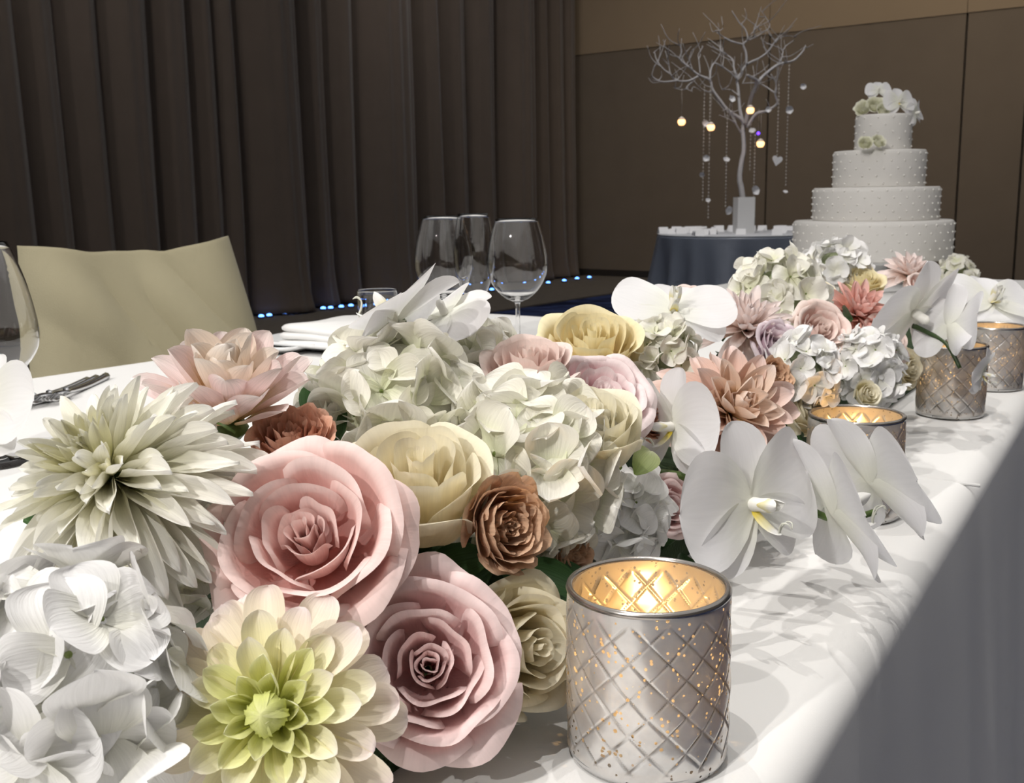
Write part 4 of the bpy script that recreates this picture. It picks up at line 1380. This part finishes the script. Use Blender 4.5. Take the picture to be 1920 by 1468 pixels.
limb('trunk', [(1085, 1900), (1060, 1720), (1045, 1640), (1060, 1500), (1085, 1360), (1075, 1170), (1090, 1120)], 36, 26)
L_ = {}
BR = [
    ([(1080, 1190), (1070, 1090), (940, 1000), (860, 900), (790, 800), (770, 720), (735, 690), (650, 655), (560, 580), (480, 510), (495, 440), (480, 370)], 22, 7, 0, -.12),
    ([(650, 672), (560, 715), (450, 710), (390, 650), (370, 540), (340, 430)], 11, 5, -.10, -.18),
    ([(450, 712), (330, 725), (260, 705), (215, 660), (240, 570)], 9, 5, -.14, -.2),
    ([(390, 650), (320, 600), (260, 520), (240, 450)], 8, 4, -.15, -.1),
    ([(770, 720), (765, 640), (800, 550), (860, 570), (950, 630), (1020, 700)], 11, 8, -.06, .05),
    ([(670, 645), (660, 530), (650, 470)], 7, 4, -.1, -.05),
    ([(600, 615), (570, 510), (590, 430)], 7, 4, -.1, -.14),
    ([(790, 825), (720, 810), (650, 760)], 8, 4, -.02, -.1),
    ([(1090, 1150), (1050, 1000), (1040, 900), (1030, 780), (1020, 700), (1060, 640), (1110, 560), (1230, 500), (1310, 440), (1360, 370), (1400, 310)], 22, 7, .05, .12),
    ([(1110, 560), (1105, 450), (1080, 370), (1120, 320), (1100, 230), (1040, 160), (970, 50)], 15, 5, .08, .02),
    ([(1085, 370), (960, 340), (880, 290), (820, 240)], 10, 4, .08, -.06),
    ([(1020, 700), (990, 590), (975, 510), (880, 440), (850, 390), (740, 310)], 13, 4, .05, .12),
    ([(1115, 1160), (1200, 1030), (1300, 1000), (1400, 930), (1380, 840), (1390, 740), (1340, 650)], 20, 6, -.02, -.16),
    ([(1380, 830), (1230, 740), (1070, 740)], 9, 5, -.12, .04),
    ([(1100, 1130), (1130, 980), (1160, 850), (1210, 720), (1150, 680), (1120, 660)], 26, 15, -.02, -.22),
    ([(1210, 740), (1270, 670), (1380, 580), (1460, 545), (1560, 520), (1640, 440), (1670, 380)], 20, 7, -.10, .10),
    ([(1400, 570), (1440, 510), (1470, 400), (1560, 330)], 9, 4, 0, .1),
    ([(1060, 1210), (1030, 1160), (960, 1030), (930, 980), (880, 1000)], 11, 4, 0, -.08),
    ([(1005, 1110), (930, 1070), (850, 1040)], 7, 4, -.03, -.1),
    ([(1130, 330), (1230, 280), (1330, 200), (1290, 110), (1250, 50)], 8, 3, .05, .12),
    ([(1190, 300), (1180, 220), (1210, 150)], 6, 3, .06, .0),
    ([(1310, 440), (1380, 350), (1470, 290), (1580, 300)], 8, 3, .1, .2),
    ([(1040, 860), (960, 800), (880, 800)], 7, 3, .05, .14),
    ([(560, 780), (500, 800), (420, 780)], 6, 3, -.1, -.1),
    ([(600, 720), (540, 780), (600, 820)], 6, 3, -.1, -.15),
]
sps = []
for pts, r0, r1, z0, z1 in BR:
    sps.append(limb('branch', pts, r0, r1, z0, z1))
rgt = np.random.default_rng(12)
for sp in sps:
    for k in range(max(2, len(sp) // 4)):
        i = rgt.integers(len(sp) // 3, len(sp))
        p = sp[i]
        d = Vector((rgt.normal(0, .8), rgt.normal(0, .6), abs(rgt.normal(.6, .5)))).normalized()
        ln = rgt.uniform(.06, .17)
        q = p + d * ln * .5 + Vector(rgt.normal(0, .012, 3))
        e = p + d * ln + Vector((0, 0, .03)) + Vector(rgt.normal(0, .02, 3))
        pp = smooth_path([p, q, e], 3)
        obj('twig', tube_mesh('twig', pp, list(np.linspace(.003, .0014, len(pp))), M_BARK, 5), tree)

# hangings
M_BEAD = plain('crystal_bead', (0.50, 0.48, 0.45), 0.15, spec=0.8)
M_GLOW = plain('tealight_glow', (1, 0.7, 0.4), 0.5, alpha_emit=(1.0, 0.50, 0.20), estr=2.6)
M_FROST = plain('frosted_globe', (0.72, 0.62, 0.52), 0.4)
M_WHITEP = plain('white_hanging_petal', (0.72, 0.72, 0.74), 0.6)
M_BLUE = plain('blue_spark', (0.1, 0.05, 0.9), 0.4, alpha_emit=(0.12, 0.03, 1.0), estr=4.0)
globe_m = lathe_mesh('globe', [(0, -.026), (.012, -.025), (.022, -.016), (.026, 0), (.022, .016), (.012, .026), (.008, .028)], 16, M_FROST)
bulb_m = lathe_mesh('bulb', [(0, -.019), (.014, -.014), (.019, 0), (.014, .014), (0, .019)], 14, M_GLOW)
for x, y, lb in ((1278, 228, 'leftmost glowing globe light hanging from the branch tree'), (1333, 238, 'glowing globe light beside a white blossom on the branch tree'), (1407, 206, 'topmost glowing globe light in front of the tree fork'), (1426, 269, 'rightmost glowing globe light under the blue spark')):
    p = at(x, y, ZT - .24)
    t = thing('globe_light', lb, 'light', Matrix.Translation(p), 'glowing globes on the branch tree')
    obj('bulb', lathe_mesh('bulb', [(0, -.024), (.015, -.022), (.024, -.008), (.024, .006), (.014, .020), (0, .025)], 16, M_GLOW), t)
    obj('cap', lathe_mesh('cap', [(.020, .012), (.0205, .016), (.012, .026), (.004, .030), (0, .031)], 12, M_FROST), t)
    obj('wire', tube_mesh('wire', [(0, 0, .028), (0, 0, .20)], [.0008, .0008], M_BEAD, 5), t)
p = at(1422, 250, ZT - .2)
t = thing('spark_light', 'tiny violet-blue light point beside the tree trunk', 'light', Matrix.Translation(p))
obj('lens', lathe_mesh('lens', [(0, -.010), (.008, -.006), (.010, 0), (.008, .006), (0, .010)], 10, M_BLUE), t)
obj('wire', tube_mesh('wire', [(0, 0, .01), (0, 0, .15)], [.0006, .0006], M_BEAD, 5), t)


def strand(label, x0, y0, x1, y1):
    a, b = at(x0, y0, ZT - .2), at(x1, y1, ZT - .2)
    b.x, b.y = a.x, a.y
    t = thing('crystal_strand', label, 'ornament', Matrix.Translation(a), 'crystal strands on the branch tree')
    ln = a.z - b.z
    obj('thread', tube_mesh('thread', [(0, 0, 0), (0, 0, -ln)], [.0009, .0009], M_BEAD, 5), t)
    vs, fs = [], []
    n = int(ln / .022)
    for k in range(n):
        c = Vector((0, 0, -ln * (k + .5) / n))
        n0 = len(vs)
        e = .0055
        vs += [c + Vector(v) * e for v in ((1, 0, 0), (-1, 0, 0), (0, 1, 0), (0, -1, 0), (0, 0, 1.2), (0, 0, -1.2))]
        fs += [tuple(n0 + x for x in f) for f in ((0, 2, 4), (2, 1, 4), (1, 3, 4), (3, 0, 4), (2, 0, 5), (1, 2, 5), (3, 1, 5), (0, 3, 5))]
    tag(obj('beads', mesh_from('beads', vs, fs, M_BEAD, False), t), kind='stuff')


for x0, y0, x1, y1, lb in ((1321, 160, 1321, 378, 'leftmost crystal strand hanging from the branch tree'), (1332, 160, 1329, 412, 'long crystal strand beside the leftmost one'), (1364, 200, 1363, 390, 'crystal strand just left of the tree trunk'), (1416, 250, 1413, 428, 'thick crystal strand just right of the tree trunk'), (1408, 230, 1409, 320, 'short crystal strand close to the tree trunk'), (1480, 120, 1473, 350, 'rightmost crystal strand on the branch tree'), (1461, 150, 1460, 300, 'crystal strand holding a heart near the right side')):
    strand(lb, x0, y0, x1, y1)

hp = [strap_petal('hanging_petal', M_WHITEP, .48, .6, 3.0, .5, cup=.3, bend=.3, nu=7, nv=7, seed=k) for k in range(2)]
for k, (x, y, r, lb) in enumerate(((1321, 234, 9, 'white blossom left of a glowing globe on the tree'), (1371, 187, 8, 'white blossom high in the tree crown'), (1506, 163, 7, 'white blossom hanging far right of the tree'), (1479, 206, 9, 'white blossom on the rightmost crystal strand'), (1411, 248, 8, 'white blossom beside the trunk under the fork'), (1325, 298, 8, 'white blossom halfway down the left strands'), (1361, 302, 8, 'white blossom halfway down the strand left of the trunk'), (1413, 358, 11, 'white blossom above the square vase'), (1363, 393, 10, 'flat white blossom at the end of a strand by the vase'), (1316, 326, 6, 'pale blossom on the lower left strand'), (1327, 377, 6, 'pale blossom at the bottom of the left strands'), (1472, 362, 6, 'pale blossom at the end of the rightmost strand'), (1440, 206, 7, 'white blossom among the right branches'))):
    p = at(x, y, ZT - .23)
    t = thing('hanging_blossom', lb, 'ornament', frame(p, (rgt.normal(0, .3), -1, rgt.normal(.2, .4)), rgt.uniform(0, 6), r * ZT / F), 'white blossoms hung on the branch tree')
    for q in range(5):
        obj('petal', hp[q % 2], t, petal_frame(q * 2 * PI / 5, math.radians(62), Vector((0, 0, 0))))
p = at(1457, 301, ZT - .22)
hv = [(0, -1.0), (.45, -.45), (.85, .05), (.95, .4), (.75, .75), (.4, .82), (.1, .62), (0, .45), (-.1, .62), (-.4, .82), (-.75, .75), (-.95, .4), (-.85, .05), (-.45, -.45)]
nh = len(hv)
hm = mesh_from('heart', [(x * .034, -.004, z * .034) for x, z in hv] + [(x * .034, .004, z * .034) for x, z in hv], [tuple(range(nh)), tuple(range(2 * nh - 1, nh - 1, -1))] + [(k, nh + k, nh + (k + 1) % nh, (k + 1) % nh) for k in range(nh)], M_WHITEP, False)
t = thing('heart_ornament', 'white heart hanging between the tree and the cake', 'ornament', Matrix.Translation(p) @ Matrix.Rotation(.2, 4, 'Y'))
obj('heart', hm, t)
